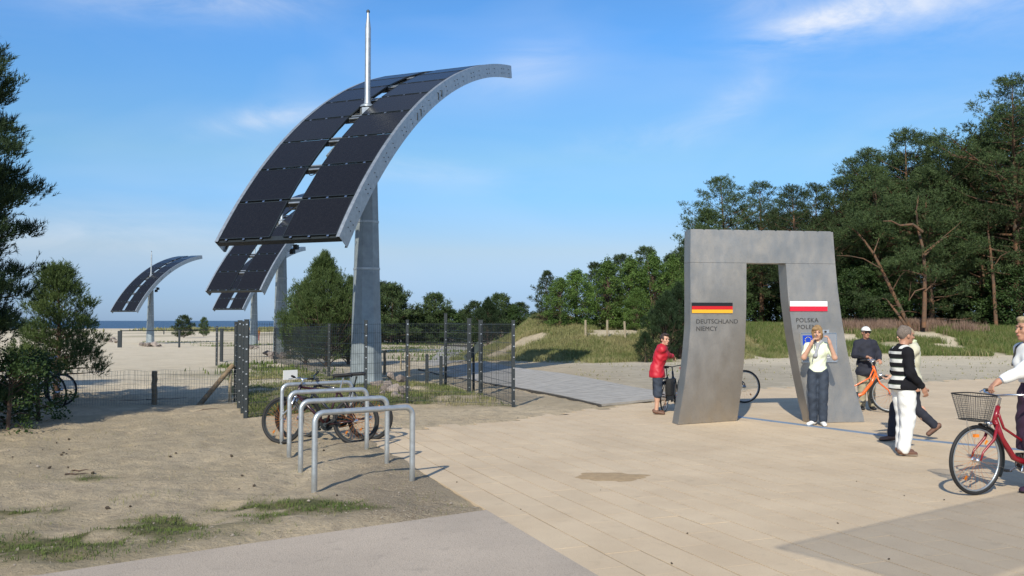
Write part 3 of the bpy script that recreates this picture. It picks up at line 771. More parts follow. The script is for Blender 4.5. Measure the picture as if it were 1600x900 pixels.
    b = MB(); b.tube([(0, 0, 7.0), arc(4.6*Ls, 0, -.12)], .24, 10); b.box(arc(4.6*Ls, 0, -.22), (W-.1, .3, .16), mtx=Matrix.Rotation(A0-4.6*Ls/RR, 3, 'X'))
    b.box(arc(3.6*Ls, 0, -.25), (.16, 2.6, .14), mtx=Matrix.Rotation(A0-3.6*Ls/RR, 3, 'X')); b.box(arc(5.6*Ls, 0, -.25), (.16, 2.6, .14), mtx=Matrix.Rotation(A0-5.6*Ls/RR, 3, 'X'))
    obj('bracket', b, M['galv'], root)
    c = arc(4.6*Ls, 0, 0)
    b = MB(); b.lathe([(.20, 0), (.20, .05), (.10, .10), (.083, .3), (.078, 2.25), (.045, 2.5), (.03, 2.68)], 12, (c.x, c.y, c.z-.05)); mo = obj('mast', b, M['galv'], root); autosmooth(mo)
    b = MB(); b.lathe([(.05, 0), (.05, .05), (.0, .09)], 8, (c.x, c.y, c.z+2.63)); obj('lightning_tip', b, M['dark_metal'], mo)
    for z, r in ((3.15, .378), (4.45, .338)):
        b = MB(); b.lathe([(r, -.03), (r+.008, -.03), (r+.008, .03), (r, .03)], 8, (0, 0, z))
        b.v = [tuple(Matrix.Rotation(.25, 3, 'Z') @ Vector(v)) for v in b.v]; obj('strap', b, M['galv'], root)
    return root
def floodlights(root):
    # two floodlights on a small arm and two thin straps
    b = MB(); b.tube([(.25, .1, 6.25), (.75, .15, 6.25)], .03, 6); b.tube([(.75, .15, 6.25), (.75, .15, 5.95)], .025, 6); arm = obj('lamp_arm', b, M['dark_metal'], root)
    for dx in (-.02, .22):
        b = MB(); b.box((.70+dx, .1, 5.95+dx), (.2, .22, .26)); b.box((.70+dx, -.02, 5.95+dx), (.24, .02, .3)); obj('floodlight', b, M['dark_metal'], arm)
sail = build_sail()
for (px, d, hz, lab) in ((439, 50.0, -.385, 'second solar panel sail, half hidden under the nearest one, pole beside the big pine bush'),
                         (397, 89.0, -.36, 'third and lowest looking solar panel sail in the row, mostly hidden by the second'),
                         (235.5, 100.5, -.37, 'distant solar panel sail standing alone at the left in front of the sea')):
    X = (px-800)/FOC*d; floodlights(dup(sail, (X, d, gz(X, d)-.02), hz, lab))

# ============================================================ FENCES AND SMALL FURNITURE
def mesh_fence(root, P, Q, H=1.66, sp=.05, top=True):
    """double-rod mesh panel between two ground points"""
    P, Q = Vector((P[0], P[1], gz(*P))), Vector((Q[0], Q[1], gz(*Q)))
    d = Q-P; L_ = d.length; n = max(2, int(L_/sp)); b = MB(); ang = math.atan2(d.y, d.x)
    nv = Vector((-d.y, d.x, 0)).normalized()*.007
    for i in range(1, n):
        p = P+d*(i/n); b.tube([p+Vector((0, 0, .05)), p+Vector((0, 0, H))], .0026, 3, cap=False)
    for z in (.06, .26, .46, .66, .86, 1.06, 1.26, 1.46, H-.03):
        for s in (-1, 1): b.tube([P+nv*s+Vector((0, 0, z)), Q+nv*s+Vector((0, 0, z))], .0034, 3, cap=False)
    o = obj('wire_panel', b, M['dark_metal'], root)
    return o
def fence_post(root, P, H=1.70, w=.06, clips=True, ang=0):
    z = gz(*P); b = MB(); b.box((P[0], P[1], z+H/2-.05), (w, w*.75, H+.1), ang); b.box((P[0], P[1], z+H+.005), (w+.008, w*.75+.008, .02), ang)
    o = obj('post', b, M['dark_metal'], root)
    if clips:
        b = MB()
        for k in range(8): b.box((P[0]-math.sin(ang)*.0+.012, P[1]-w*.45, z+.12+k*.215), (.03, .012, .022), ang)
        obj('clips', b, M['chrome'], o)
    return o
f1 = thing('mesh_fence', 'dark green-grey wire mesh fence in front of the big steel pole, behind the bike stands', 'fence')
for a, c in ((FA, FM), (FM, FB), (FB, FC)): mesh_fence(f1, a, c)
for p in (FA, FM, FB, FC): fence_post(f1, p, 1.70, .07 if p is FC or p is FA else .055)
f2 = thing('mesh_fence', 'wire mesh fence side running back from the right corner post to the boardwalk', 'fence')
mesh_fence(f2, FC, FG1)
for p, w, h in ((FG1, .10, 1.72), (FG2, .10, 1.76), (FD, .08, 1.88)): fence_post(f2, p, h, w)
mesh_fence(f2, FG2, FD)
f3 = thing('mesh_fence', 'wire mesh fence at the back of the enclosure behind the round pine bush', 'fence')
mesh_fence(f3, FD, FE, 1.62); mesh_fence(f3, FE, FF_, 1.62); mesh_fence(f3, FF_, (-12.5, 38.), 1.62)
for p in (FE, FF_, (-12.5, 38.)): fence_post(f3, p, 1.66, .08)
f4 = thing('mesh_fence', 'mesh gate and fence seen edge-on, dense dark strip left of the bike stands', 'fence')
mid = FA*.5+FL*.5; mesh_fence(f4, FA, mid); mesh_fence(f4, mid, FL)
for p in (mid+np.array([-.02, 0]), FL, FA*.75+FL*.25): fence_post(f4, p, 1.68, .07)
for px, py, h, w in ((346, 565, 1.55, .13), (339, 549, 1.6, .10)):
    q = at(px, py); t = thing('gate_post', 'dark square post with clips, %s of the pair left of the mesh gate' % ('nearer and thicker' if px == 346 else 'farther and thinner'), 'post', q)
    b = MB(); b.box((0, 0, h/2), (w, w, h)); obj('shaft', b, M['dark_metal'], t); b = MB(); b.box((0, 0, h+.01), (w+.03, w+.03, .025)); obj('cap', b, M['dark_metal'], t)
# tilted dark board hanging in the fence opening
q = at(740, 612); b = MB(); b.box((0, 0, 0), (.62, .03, .17), mtx=Matrix.Rotation(R(-28), 3, 'Z') @ Matrix.Rotation(R(-42), 3, 'Y'))
t = thing('sign_board', 'tilted dark board seen from the side in the gap of the mesh fence', 'board', (q.x, q.y, q.z+.98))
obj('board', b, mat('slate board', (.045, .06, .06), .6, 0, .2, 8), t)
b = MB(); b.tube([(0, .02, 0), (0, .03, -.98)], .03, 6); obj('stem', b, M['dark_metal'], t)
# bollards beside the boardwalk
for k, (px, py, top) in enumerate(((667, 600, 555), (689, 603, 558))):
    q = at(px, py); h = (py-top)/FOC*q.y
    t = thing('bollard', 'short black square bollard by the boardwalk, %s of two' % ('left' if k == 0 else 'right'), 'bollard', q); b = MB(); b.box((0, 0, h/2), (.085, .085, h)); obj('shaft', b, M['dark_metal'], t)
    b = MB(); b.lathe([(.05, h), (.05, h+.015), (.0, h+.03)], 8); obj('cap', b, M['dark_metal'], t)
# wooden stakes
def stake(px, py, top, r, lab, m, lean=0, grp=None):
    q = at(px, py); h = (py-top)/FOC*q.y; n = 8
    pts = [(lean*i/n*h+random.gauss(0, .004), random.gauss(0, .004), h*i/n-.05*(i == 0)) for i in range(n+1)]
    b = MB(); b.tube(pts, [r*(1.03-.06*i/n) for i in range(n+1)], 9); o = obj('wooden_post', b, m); autosmooth(o, 50); o.location = q
    tag(o, lab, 'post', grp); return q, h
q1, h1 = stake(241, 632, 580, .058, 'short round wooden post standing alone in the sand with wire netting', M['wood'], .0)
q2, h2 = stake(359, 629, 575, .035, 'thin pale split stake leaning against the dark mesh gate', M['wood_pale'], .02)
q3 = at(312, 632); t = MB(); a = Vector((0, 0, 0)); e = Vector((q2.x+.04, q2.y, q2.z+.76))-q3; t.tube([a-e*.04, e*.5, e*1.03], .052, 9)
o = obj('wooden_brace', t, M['wood']); autosmooth(o, 50); o.location = q3; tag(o, 'leaning round wooden brace propping the stake beside the mesh gate', 'brace')
stake(626, 578, 552, .035, 'pale thin stake standing in the grass right of the big steel pole', M['wood_pale'])
stake(601, 585, 548, .045, 'grey weathered stake close beside the big steel pole', M['wood'])
stake(639, 588, 553, .045, 'grey weathered stake behind the second mesh fence post', M['wood'])
for px, py, top, r, lab in ((667, 519, 496, .07, 'leaning left'), (672, 522, 491, .07, 'tall thin'), (715, 529, 497, .08, 'alone by the path bend'), (720, 527, 506, .06, 'short crooked')):
    stake(px, py, top, r, 'pale dune post far behind the fence, '+lab, M['wood_pale'])
for px, py, top, k in ((948, 520, 500, 'left'), (978.5, 523, 501, 'middle'), (1008-29, 523, 502, 'skip'), (976, 522, 502, 'skip')):
    if k == 'skip': continue
    stake(px if k == 'left' else 949+0, py, top, .08, '', M['wood_pale']) if False else None
def bank_post(px, top, hgt, lab, lean=0):
    d = 47.0; X = (px-800)/FOC*d; z = gz(X, d); zt = CAMH+(501-top)/FOC*d; h = zt-z
    b = MB(); b.tube([(0, 0, -.2), (lean*.5, 0, h*.5), (lean, 0, h)], .06, 7); o = obj('dune_post', b, M['wood_pale']); o.location = (X, d, z); tag(o, lab, 'post')
bank_post(914.8, 500, 1, 'pale wooden post in front of the birches, leftmost of three'); bank_post(948.7, 500, 1, 'pale wooden post in front of the birches, middle of three')
bank_post(977, 502, 1, 'pale wooden post in front of the birches, rightmost of three', -.05)
# low wire netting along the sand
t = thing('wire_netting', 'thin low wire netting stretched across the sand to the mesh gate', 'netting')
A = at(20, 636); B = at(372, 631); b = MB(); n = 84
for i in range(n+1):
    p = A+(B-A)*(i/n); z = gz(p.x, p.y); b.tube([(p.x, p.y, z), (p.x+random.gauss(0, .012), p.y, z+.70)], .0026, 3, cap=False)
for z0 in np.linspace(.04, .70, 8):
    b.tube([(lambda p: (p.x, p.y, gz(p.x, p.y)+z0+random.gauss(0, .008)))(A+(B-A)*(i/12)) for i in range(13)], .0026, 3, cap=False)
o = obj('netting', b, mat('dull wire', (.16, .165, .16), .7), t)
for px in (60, 150): pass
# rail fence round the far sail
t = thing('rail_fence', 'low dark rail fence on posts round the distant solar sail', 'fence')
def railpost(px, py, top, w):
    q = at(px, py); h = (py-top)/FOC*q.y; b = MB(); b.box((q.x, q.y, q.z+h/2), (w, .18, h)); obj('post', b, M['dark_metal'], t); return Vector((q.x, q.y, q.z+h))
ps = [railpost(187, 543, 517, .30), railpost(280, 543, 516, .11), railpost(256, 524, 517, .15)]
b = MB()
e = at(372, 541); b.tube([ps[0], ps[1]], .04, 5); b.tube([ps[1], Vector((e.x, e.y, ps[1].z))], .04, 5)
obj('rail', b, M['dark_metal'], t)
# white plate on the fence behind the bike stands
p = FA+(FM-FA)*.34; ang = math.atan2((FM-FA)[1], (FM-FA)[0]); b = MB(); b.box((0, 0, 0), (.30, .012, .17), ang)
o = obj('white_plate', b, mat('white enamel', (.72, .72, .70), .4)); o.location = (p[0]+.012, p[1]-.03, .74); tag(o, 'blank white plate fixed on the mesh fence behind the bicycles', 'sign')

# bicycle stands
GS = mat('galvanised tube', (.47, .50, .52), .42, .7, .12, 18, detail=6)
def rack(a, c, top, lab):
    A, B = at(*a), at(*c); H = (501-top)/FOC*A.y+CAMH-A.z+.0
    t = thing('bicycle_stand', lab, 'bicycle stand', A, 0, 'hoop bicycle stands')
    D = B-A; r = .095; u = Vector((D.x, D.y, 0)).normalized(); pts = [Vector((0, 0, -.25)), Vector((0, 0, .2))]
    H2 = H+A.z-B.z
    for k in range(7): an = PI/2*k/6; pts.append(u*(r-r*math.cos(an))+Vector((0, 0, H-r+r*math.sin(an))))
    E = Vector((D.x, D.y, 0))
    for k in range(7): an = PI/2*k/6; pts.append(E+u*(-r+r*math.sin(an))+Vector((0, 0, H-r+r*math.cos(an))))
    pts += [E+Vector((0, 0, .2)), E+Vector((0, 0, -.25))]
    b = MB(); b.tube(pts, .0295, 14); o = obj('hoop', b, GS, t); o.data.shade_smooth()
rack((491, 769), (644, 751), 645, 'front hoop bicycle stand, galvanised and nearest to the camera')
rack((469.5, 738), (604.5, 724), 627, 'second hoop bicycle stand from the front, galvanised and empty')
rack((451.5, 715), (573, 702), 613, 'third hoop bicycle stand from the front, beside the bicycle wheels')
rack((440, 694), (549, 684), 601, 'rearmost hoop bicycle stand with the bicycles leaning on it')

# ------------------------------------------------------------ rocks
def rock_mesh(seed):
    r = np.random.default_rng(seed); import bmesh
    bm = bmesh.new(); bmesh.ops.create_icosphere(bm, subdivisions=3, radius=1)
    pl = [(Vector(r.normal(size=3)).normalized(), r.uniform(.45, .82)) for _ in range(12)]
    for v in bm.verts:
        for n, d in pl:
            k = v.co.dot(n)
            if k > d: v.co -= n*(k-d)*.97
        v.co += v.co.normalized()*(float(fbm(v.co.x*3+seed, v.co.y*3+v.co.z*2, seed))-.5)*.10
        v.co.x *= 1.15; v.co.z *= .78
    me = bpy.data.meshes.new('boulder'); bm.to_mesh(me); bm.free(); me.materials.append(M['rock'])
    return me
RM = [rock_mesh(k) for k in range(5)]
def rocks(name, lst, lab, cat, grp, seed):
    rr = random.Random(seed)
    for k, it in enumerate(lst):
        px, py, s, lift = it[:4]; q = at(px, py); s = s*.78 if name == 'boulder' and seed == 3 else s*.8; lift *= .75; o = bpy.data.objects.new(name, RM[rr.randrange(5)]); COL.objects.link(o)
        o.location = (q.x, q.y, q.z+s*.55+lift); o.scale = (s*rr.uniform(.85, 1.2), s*rr.uniform(.8, 1.1), s*rr.uniform(.8, 1.05)); o.rotation_euler = (rr.uniform(-.4, .4), rr.uniform(-.4, .4), rr.uniform(0, 6))
        tag(o, it[4] if len(it) > 4 else lab, cat, grp)
rocks('boulder', [(592, 606, .20, 0, 'grey boulder half hidden behind the front of the big steel pole'), (601, 613, .21, .0, 'reddish boulder low at the left end of the heap'), (612, 603, .20, .22, 'pale grey boulder on top of the heap at the left'),
                  (616, 615, .24, 0, 'broad brown boulder in the middle of the heap bottom row'), (607, 611, .16, .16, 'small grey boulder wedged between two larger ones left in the heap'), (625, 606, .22, .18, 'pinkish boulder on top of the heap at the right'),
                  (629, 616, .21, 0, 'speckled boulder at the right foot of the heap'), (618, 621, .15, -.02, 'flat pale stone lying in front of the heap'), (597, 618, .13, 0, 'small round stone in front of the heap at the left'),
                  (636, 611, .16, 0, 'small boulder at the far right behind the fence post'), (583, 604, .17, 0, 'dark boulder leaning on the left of the pole foot'), (627, 622, .11, 0, 'smallest stone in front of the heap by the fence post')],
      '', 'rock', 'boulders heaped at the foot of the big pole', 3)
rr = random.Random(5); lst = [(rr.uniform(415, 460), rr.uniform(557, 561), rr.uniform(.22, .42), rr.choice((0, .2))) for _ in range(14)]
rocks('boulder', lst, 'grey boulder in the loose ring round the foot of the second steel pole', 'rock', 'boulders round the second pole', 6)
lst = [(rr.uniform(220, 250), rr.uniform(540.5, 542), rr.uniform(.25, .45), 0) for _ in range(9)]
rocks('boulder', lst, 'small boulder at the foot of the distant solar sail pole', 'rock', 'boulders at the far pole', 7)
lst = [(rr.uniform(112, 142), rr.uniform(547, 558), rr.uniform(.18, .38), rr.choice((0, .1))) for _ in range(16)]
rocks('boulder', lst, 'reddish boulder in the heap on the sand beside the young pine', 'rock', 'boulders beside the young pine', 8)
lst = [(rr.uniform(155, 182), rr.uniform(530, 536), rr.uniform(.25, .45), rr.choice((0, .15))) for _ in range(12)]
rocks('boulder', lst, 'pinkish boulder in the farther heap left of the rail fence', 'rock', 'boulders left of the rail fence', 9)
rocks('boulder', [(380+rr.uniform(0, 30), 543+rr.uniform(0, 3), rr.uniform(.2, .4), 0) for _ in range(8)], 'boulder at the foot of the third steel pole', 'rock', 'boulders at the third pole', 10)

# pine cones and dark litter, one scattered stuff object
def litter():
    r = np.random.default_rng(4); b = MB()
    pts = [(r.uniform(0, 110), r.uniform(684, 735)) for _ in range(11)]+[(r.uniform(0, 760), r.uniform(690, 800)) for _ in range(16)]+[(r.uniform(600, 1500), r.uniform(700, 890)) for _ in range(14)]
    for px, py in pts:
        q = at(px, py)
        s = r.uniform(.008, .022) if px < 560 else r.uniform(.004, .009)
        m = Matrix.Rotation(r.uniform(0, 6), 3, 'Z') @ Matrix.Rotation(r.uniform(-1, 1), 3, 'X')
        vs = []
        for k, (rr_, zz) in enumerate(((.3, -1.2), (.9, -.5), (1, .1), (.6, .8), (.15, 1.2))):
            for j in range(6): a = j*PI/3+k*.5; vs.append(m @ Vector((math.cos(a)*rr_*s, zz*s, math.sin(a)*rr_*s*.8))+q+Vector((0, 0, s*.6)))
        b.add(vs, [(i*6+j, i*6+(j+1) % 6, (i+1)*6+(j+1) % 6, (i+1)*6+j) for i in range(4) for j in range(6)]+[tuple(range(6)), tuple(range(24, 30))])
    o = obj('pine_cones', b, mat('pine cone', (.06, .045, .03), .9, 0, .3, 40)); tag(o, kind='stuff')
    # a few twigs
    b = MB()
    for (px, py, L_, a) in ((120, 742, .24, .5), (125, 737, .18, .2), (205, 626, .9, .06), (260, 624, .9, -.02), (325, 640, .5, .1)):
        q = at(px, py); pts = [(q.x+math.cos(a)*L_*(t-.5), q.y+math.sin(a)*L_*(t-.5)+.02*math.sin(t*9), gz(q.x+math.cos(a)*L_*(t-.5), q.y+math.sin(a)*L_*(t-.5))+.012) for t in np.linspace(0, 1, 7)]
        b.tube(pts, [.009, .009, .008, .007, .006, .004, .002], 5)
    o = obj('twigs', b, M['bark']); tag(o, kind='stuff')
litter()
def pebbles():
    r = np.random.default_rng(9); n = 4200; x = r.uniform(-9, 1.2, n); y = r.uniform(5.8, 16, n)
    k = (polydist(x, y, PAVE) > .05) & (polydist(x, y, APRON) > .05) & (r.uniform(0, 1, n) < .25+.75*(fbm(x*.8, y*.8, 71) > .5)); x, y = x[k], y[k]; n = len(x)
    s = r.uniform(.004, .013, n)*(1+(r.uniform(0, 1, n) > .97)); z = ground(x, y)+s*.3; V = []; a = r.uniform(0, 6, n)
    base = np.array([(0, 0, .8), (1, .2, 0), (.2, .9, .1), (-.9, .3, 0), (-.3, -.9, .1), (.6, -.7, -.1)])
    F0 = np.array([(0, 1, 2), (0, 2, 3), (0, 3, 4), (0, 4, 5), (0, 5, 1)])
    bx = base[None]*s[:, None, None]; ca, sa = np.cos(a)[:, None], np.sin(a)[:, None]
    V = np.stack([bx[..., 0]*ca-bx[..., 1]*sa+x[:, None], bx[..., 0]*sa+bx[..., 1]*ca+y[:, None], bx[..., 2]+z[:, None]], -1).reshape(-1, 3)
    F = (F0[None]+6*np.arange(n)[:, None, None]).reshape(-1, 3)
    o = link('pebbles', npmesh('pebbles', V, F), mat('sand pebbles', (.20, .165, .13), .9, 0, 0, 40, col2=(.40, .34, .27))); tag(o, kind='stuff')
pebbles()

# ============================================================ TREES
def sph(r, n):
    v = r.normal(size=(n, 3)); return v/np.linalg.norm(v, axis=1)[:, None]
def needle_mesh(name, P, D, Ls, r, m_per, nl, nw, spread=.55):
    """shoots at P along D; every shoot carries m_per slender needle-bundle triangles"""
    n = len(P); P = np.repeat(P, m_per, 0); D = np.repeat(D, m_per, 0); L_ = np.repeat(Ls, m_per)
    t = r.uniform(0, 1, len(P)); q = sph(r, len(P)); q -= D*(q*D).sum(1)[:, None]; q /= np.linalg.norm(q, axis=1)[:, None]+1e-9
    spread = .40 if nl < .12 else spread
    d = D*(1-spread)+q*spread; d /= np.linalg.norm(d, axis=1)[:, None]
    base = P+D*(t*L_)[:, None]; tip = base+d*(nl*r.uniform(.6, 1.2, len(P)))[:, None]
    w = np.cross(d, sph(r, len(P))); w /= np.linalg.norm(w, axis=1)[:, None]+1e-9
    w *= (nw*r.uniform(.7, 1.3, len(P)))[:, None]/2
    V = np.stack([base-w, base+w, tip], 1).reshape(-1, 3)
    return npmesh(name, V, np.arange(len(V)).reshape(-1, 3))
def leaf_mesh(name, P, r, sz):
    n = len(P); a = sph(r, n); a[:, 2] *= .6; b = np.cross(a, sph(r, n)); b /= np.linalg.norm(b, axis=1)[:, None]+1e-9
    a /= np.linalg.norm(a, axis=1)[:, None]; s = (sz*r.uniform(.6, 1.3, n))[:, None]
    V = np.stack([P-a*s*.5, P+b*s*.32, P+a*s*.5, P-b*s*.32], 1).reshape(-1, 3)
    return npmesh(name, V, np.arange(len(V)).reshape(-1, 4))
def pine(seed, H, cb, cr, style='old', nb=60, shoots=13, npn=7, nl=.16, nw=.035, lean=(0, 0), mt='needles', bark='bark_orange', label='', grp=None, dens=1.0, fork=0):
    r = np.random.default_rng(seed); rd = random.Random(seed)
    root = thing('pine_tree', label, 'pine tree', (0, 0, 0), 0, grp)
    tb = MB(); bb = MB(); K = 14; tp = []
    wx, wy = rd.uniform(-1, 1), rd.uniform(-1, 1)
    for i in range(K+1):
        t = i/K; tp.append(Vector((lean[0]*t*H+.03*H*wx*math.sin(t*4.1+seed)*t, lean[1]*t*H+.03*H*wy*math.sin(t*3.3+seed)*t, H*t*.97)))
    r0 = .016*H+.03
    tb.tube([tp[0]-Vector((0, 0, .3))]+tp, [r0*1.25]+[max(.02, r0*(1-t/K)**.8) for t in range(K+1)], 8)
    def tpos(z):
        f = min(K-1e-3, max(0, z/(H*.97)*K)); i = int(f); return tp[i]+(tp[i+1]-tp[i])*(f-i)
    PP = []; DD = []; LL = []
    def clump(c, rad, outd, n, flatz=.42, L_=.22):
        q = sph(r, n)*(r.uniform(0, 1, n)**.4)[:, None]*rad; q[:, 2] *= flatz
        PP.append(np.array(c)+q); d = q/rad*np.array([1, 1, 1/flatz])*.7+np.array(outd)*.5+np.array([0, 0, .65 if style == 'old' else 1.0])+r.normal(size=(n, 3))*.25
        DD.append(d/np.linalg.norm(d, axis=1)[:, None]); LL.append(np.full(n, L_)*r.uniform(.7, 1.3, n))
    for i in range(nb):
        t = (i+rd.random())/nb; z = cb+(H*.965-cb)*t**(.9 if style == 'old' else .95); az = i*2.39996+rd.uniform(-.5, .5)
        if style == 'old': prof = (.50+.62*math.sin(min(1, t*1.35)*PI*.78))*(1-t**2.2)*rd.uniform(.35, 1.25)+.08
        elif style == 'young': prof = ((1-t)**1.05*.98+.04)*rd.uniform(.7, 1.12)*(min(1, .66+t*2.2))
        elif style == 'column': prof = float(np.interp(t, [0, .2, .5, .7, .86, .95, 1], [.78, .78, 1.0, .74, .68, .50, .2]))*rd.uniform(.7, 1.1)
        else: prof = ((1-t)**.72+.05)*rd.uniform(.6, 1.15)
        Lb = cr*prof; b0 = tpos(z); up = (.12+.5*t if style == 'old' else (.75 if style == 'young' else .10+.5*t))+rd.uniform(-.15, .2)
        droop = rd.uniform(.0, .25) if style == 'old' else (-.15 if style == 'young' else .12)
        hd = Vector((math.cos(az), math.sin(az), 0)); sd_ = Vector((-math.sin(az), math.cos(az), 0)); curl = rd.uniform(-.25, .25)
        def bp(s): return b0+hd*Lb*s+sd_*curl*Lb*s*s+Vector((0, 0, Lb*(up*s-droop*s*s+(.25*s**3 if style == 'old' else .1*s**3))))
        rb = max(.010, r0*.36*(Lb/cr)*(1-.5*t))
        bb.tube([bp(s) for s in (0, .25, .5, .75, 1)], [rb, rb*.8, rb*.6, rb*.4, rb*.18], 5, cap=False)
        ns = max(2, int(Lb/(.46 if style == 'old' else .30)*dens))
        for j in range(ns):
            s = (.35 if style == 'old' else .12)+(.68 if style == 'old' else .9)*(j+rd.random())/ns; s = min(s, 1.02)
            side = rd.choice((-1, 1)); sl = Lb*.38*(1.1-s)*rd.uniform(.5, 1.3)+.12
            c0 = bp(s); c1 = c0+sd_*side*sl+hd*sl*.6+Vector((0, 0, sl*rd.uniform(0, .45)))
            if sl > .3: bb.tube([c0, (c0+c1)/2+Vector((0, 0, .02)), c1], [rb*.35, rb*.25, rb*.12], 4, cap=False)
            rad = (rd.uniform(.26, .50) if style == 'old' else rd.uniform(.16, .30))*min(1.25, .55+cr*.22)
            clump(c1, rad, hd*.6+sd_*side*.4, shoots, .42 if style == 'old' else .8, nl*1.5)
            if sl > .5: clump((c0+c1)/2, rad*.7, hd, shoots//2, .4 if style == 'old' else .8, nl*1.4)
        clump(bp(1.0), .25 if style == 'old' else .14, hd, shoots, .6, nl*1.6)
        if style == 'young':
            for q_ in range(4): s = rd.uniform(.55, 1); clump(bp(s)+Vector((0, 0, .20)), .055, (0, 0, 1), shoots//2, 3.6, nl*2)
    clump(tpos(H*.95), .3 if style == 'old' else .12, (0, 0, 1), shoots*2, 1.2, nl*2)
    P = np.concatenate(PP); D = np.concatenate(DD); L_ = np.concatenate(LL)
    o = obj('trunk', tb, M[bark], root); autosmooth(o, 60)
    o = obj('limbs', bb, M[bark], root); o.data.shade_smooth()
    link('crown', needle_mesh('crown', P, D, L_, r, npn, nl, nw), M[mt], root)
    return root
def leafy(seed, H, cr, nclump, per, sz, mt, name='birch_tree', label='', cat='tree', grp=None, base=.08, top=.6):
    """broadleaved tree or bush: stems, limbs and clumps of leaves filling an uneven volume"""
    r = np.random.default_rng(seed); rd = random.Random(seed)
    root = thing(name, label, cat, (0, 0, 0), 0, grp); tb = MB(); P = []
    stems = rd.randint(1, 3)
    for s in range(stems):
        a = rd.uniform(0, 6); l = rd.uniform(.05, .18)*(s > 0)+.02
        tb.tube([(math.cos(a)*l*H*t*.8, math.sin(a)*l*H*t*.8, H*.92*t-.15*(t == 0)) for t in np.linspace(0, 1, 7)], [(.02*H+.01)*(1-.85*t) for t in np.linspace(0, 1, 7)], 6)
    for i in range(nclump):
        t = rd.random()**.85; z = H*(base+(1-base)*t); prof = math.sin(PI*min(1, (t*.86+.14)))**top
        if t > .8: prof *= rd.uniform(.4, 1.2)
        a = rd.uniform(0, 2*PI); lob = 1+.25*math.sin(a*3+seed)+.18*math.sin(a*5+t*7+seed)
        rad = cr*prof*lob*math.sqrt(rd.uniform(.12, 1)); c = np.array([math.cos(a)*rad, math.sin(a)*rad, z+rd.uniform(-.2, .2)])
        if rd.random() < .45: tb.tube([(0, 0, max(.1, z*.75)), (c[0]*.5, c[1]*.5, z*.9), tuple(c)], [.02*H*.25, .012, .006], 4, cap=False)
        k = rd.uniform(.22, .5)*min(1.3, cr*.4+.3); q = sph(r, per)*(r.uniform(0, 1, per)**.45)[:, None]*k; q[:, 2] *= .75; P.append(c+q)
    for i in range(14):      # leaders poking out of the top
        a = rd.uniform(0, 2*PI); q0 = cr*rd.uniform(0, .55); hh = H*rd.uniform(.9, 1.06)-q0*.35; n = max(10, per//2)
        zz = r.uniform(-.12, .04, n)*H; P.append(np.stack([math.cos(a)*q0+r.normal(0, .09, n), math.sin(a)*q0+r.normal(0, .09, n), hh+zz], 1))
    o = obj('trunk', tb, M['bark'], root)
    link('crown', leaf_mesh('crown', np.concatenate(P), r, sz), M[mt], root)
    return root
def gplace(o, px, d, rz=0, lab=None, sc=1.0, first=False, sink=.05):
    X = (px-800)/FOC*d; loc = (X, d, gz(X, d)-sink)
    if first:
        o.location = loc; o.rotation_euler = (0, 0, rz); o.scale = (sc,)*3
        if lab: o['label'] = lab
        return o
    return dup(o, loc, rz, lab, sc)
GR = 'pines of the wood on the right'
P1 = pine(11, 15.5, 2.4, 4.3, nb=84, shoots=16, npn=8, label='tall dark pine rising highest at the right edge of the photograph', grp=GR)
P2 = pine(12, 13.5, 1.8, 3.9, nb=74, shoots=16, npn=8, lean=(.05, 0), grp=GR)
P3 = pine(13, 11.5, 1.2, 3.5, nb=66, shoots=16, npn=8, grp=GR)
P4 = pine(14, 12.0, 4.0, 4.2, nb=64, shoots=16, npn=8, lean=(-.12, 0), grp=GR)
P5 = pine(15, 9.5, .6, 3.0, nb=84, shoots=16, npn=8, grp=GR)
used = set()
def put(o, px, d, top, rz=0, lab=''):
    """scale so that the crown top meets this picture height"""
    X = (px-800)/FOC*d; z = gz(X, d); h0 = {P1: 15.3, P2: 13.3, P3: 11.3, P4: 11.8, P5: 9.4}[o]
    sc = (CAMH+(501-top)/FOC*d-z)/h0
    gplace(o, px, d, rz, lab, sc, first=o not in used); used.add(o)
D_ = 'dark pine of the wood, '
put(P1, 1590, 60, 116, 0, 'tall dark pine rising highest at the right edge of the photograph')
put(P2, 1535, 62, 205, 1, D_+'left of the tallest one, second highest crown')
put(P3, 1421, 63, 205, 2, D_+'with a narrow pointed top above the striped man')
put(P5, 1455, 61, 262, 0, D_+'low bushy crown just above the striped man')
put(P2, 1486, 66, 212, 3, D_+'broad crown between the pointed top and the tallest pine')
put(P3, 1372, 62, 262, 4, D_+'right of the gate top, crown reaching over its corner')
put(P1, 1358, 66, 232, 2.2, D_+'behind the gate corner with flat layered crown')
put(P3, 1318, 64, 278, .7, D_+'directly behind the right leg of the gate')
put(P2, 1270, 66, 290, 5, D_+'behind the gate lintel, right of its opening')
put(P3, 1243, 62, 292, 3.3, D_+'showing above the gate opening')
put(P1, 1190, 68, 283, 1.2, D_+'behind the left half of the lintel, spreading crown')
put(P2, 1140, 65, 276, 2.9, D_+'leftmost tall one, standing clear against the sky over the gate')
put(P5, 1110, 64, 330, 2.1, D_+'shorter, tucked under the leftmost tall crown')
put(P4, 1560, 64, 190, 2, D_+'crown just below the tallest one at the right')
put(P4, 1400, 68, 250, 1, D_+'partly hidden between the pointed tops')
put(P1, 1660, 62, 120, 4, D_+'cut off by the right edge of the photograph')
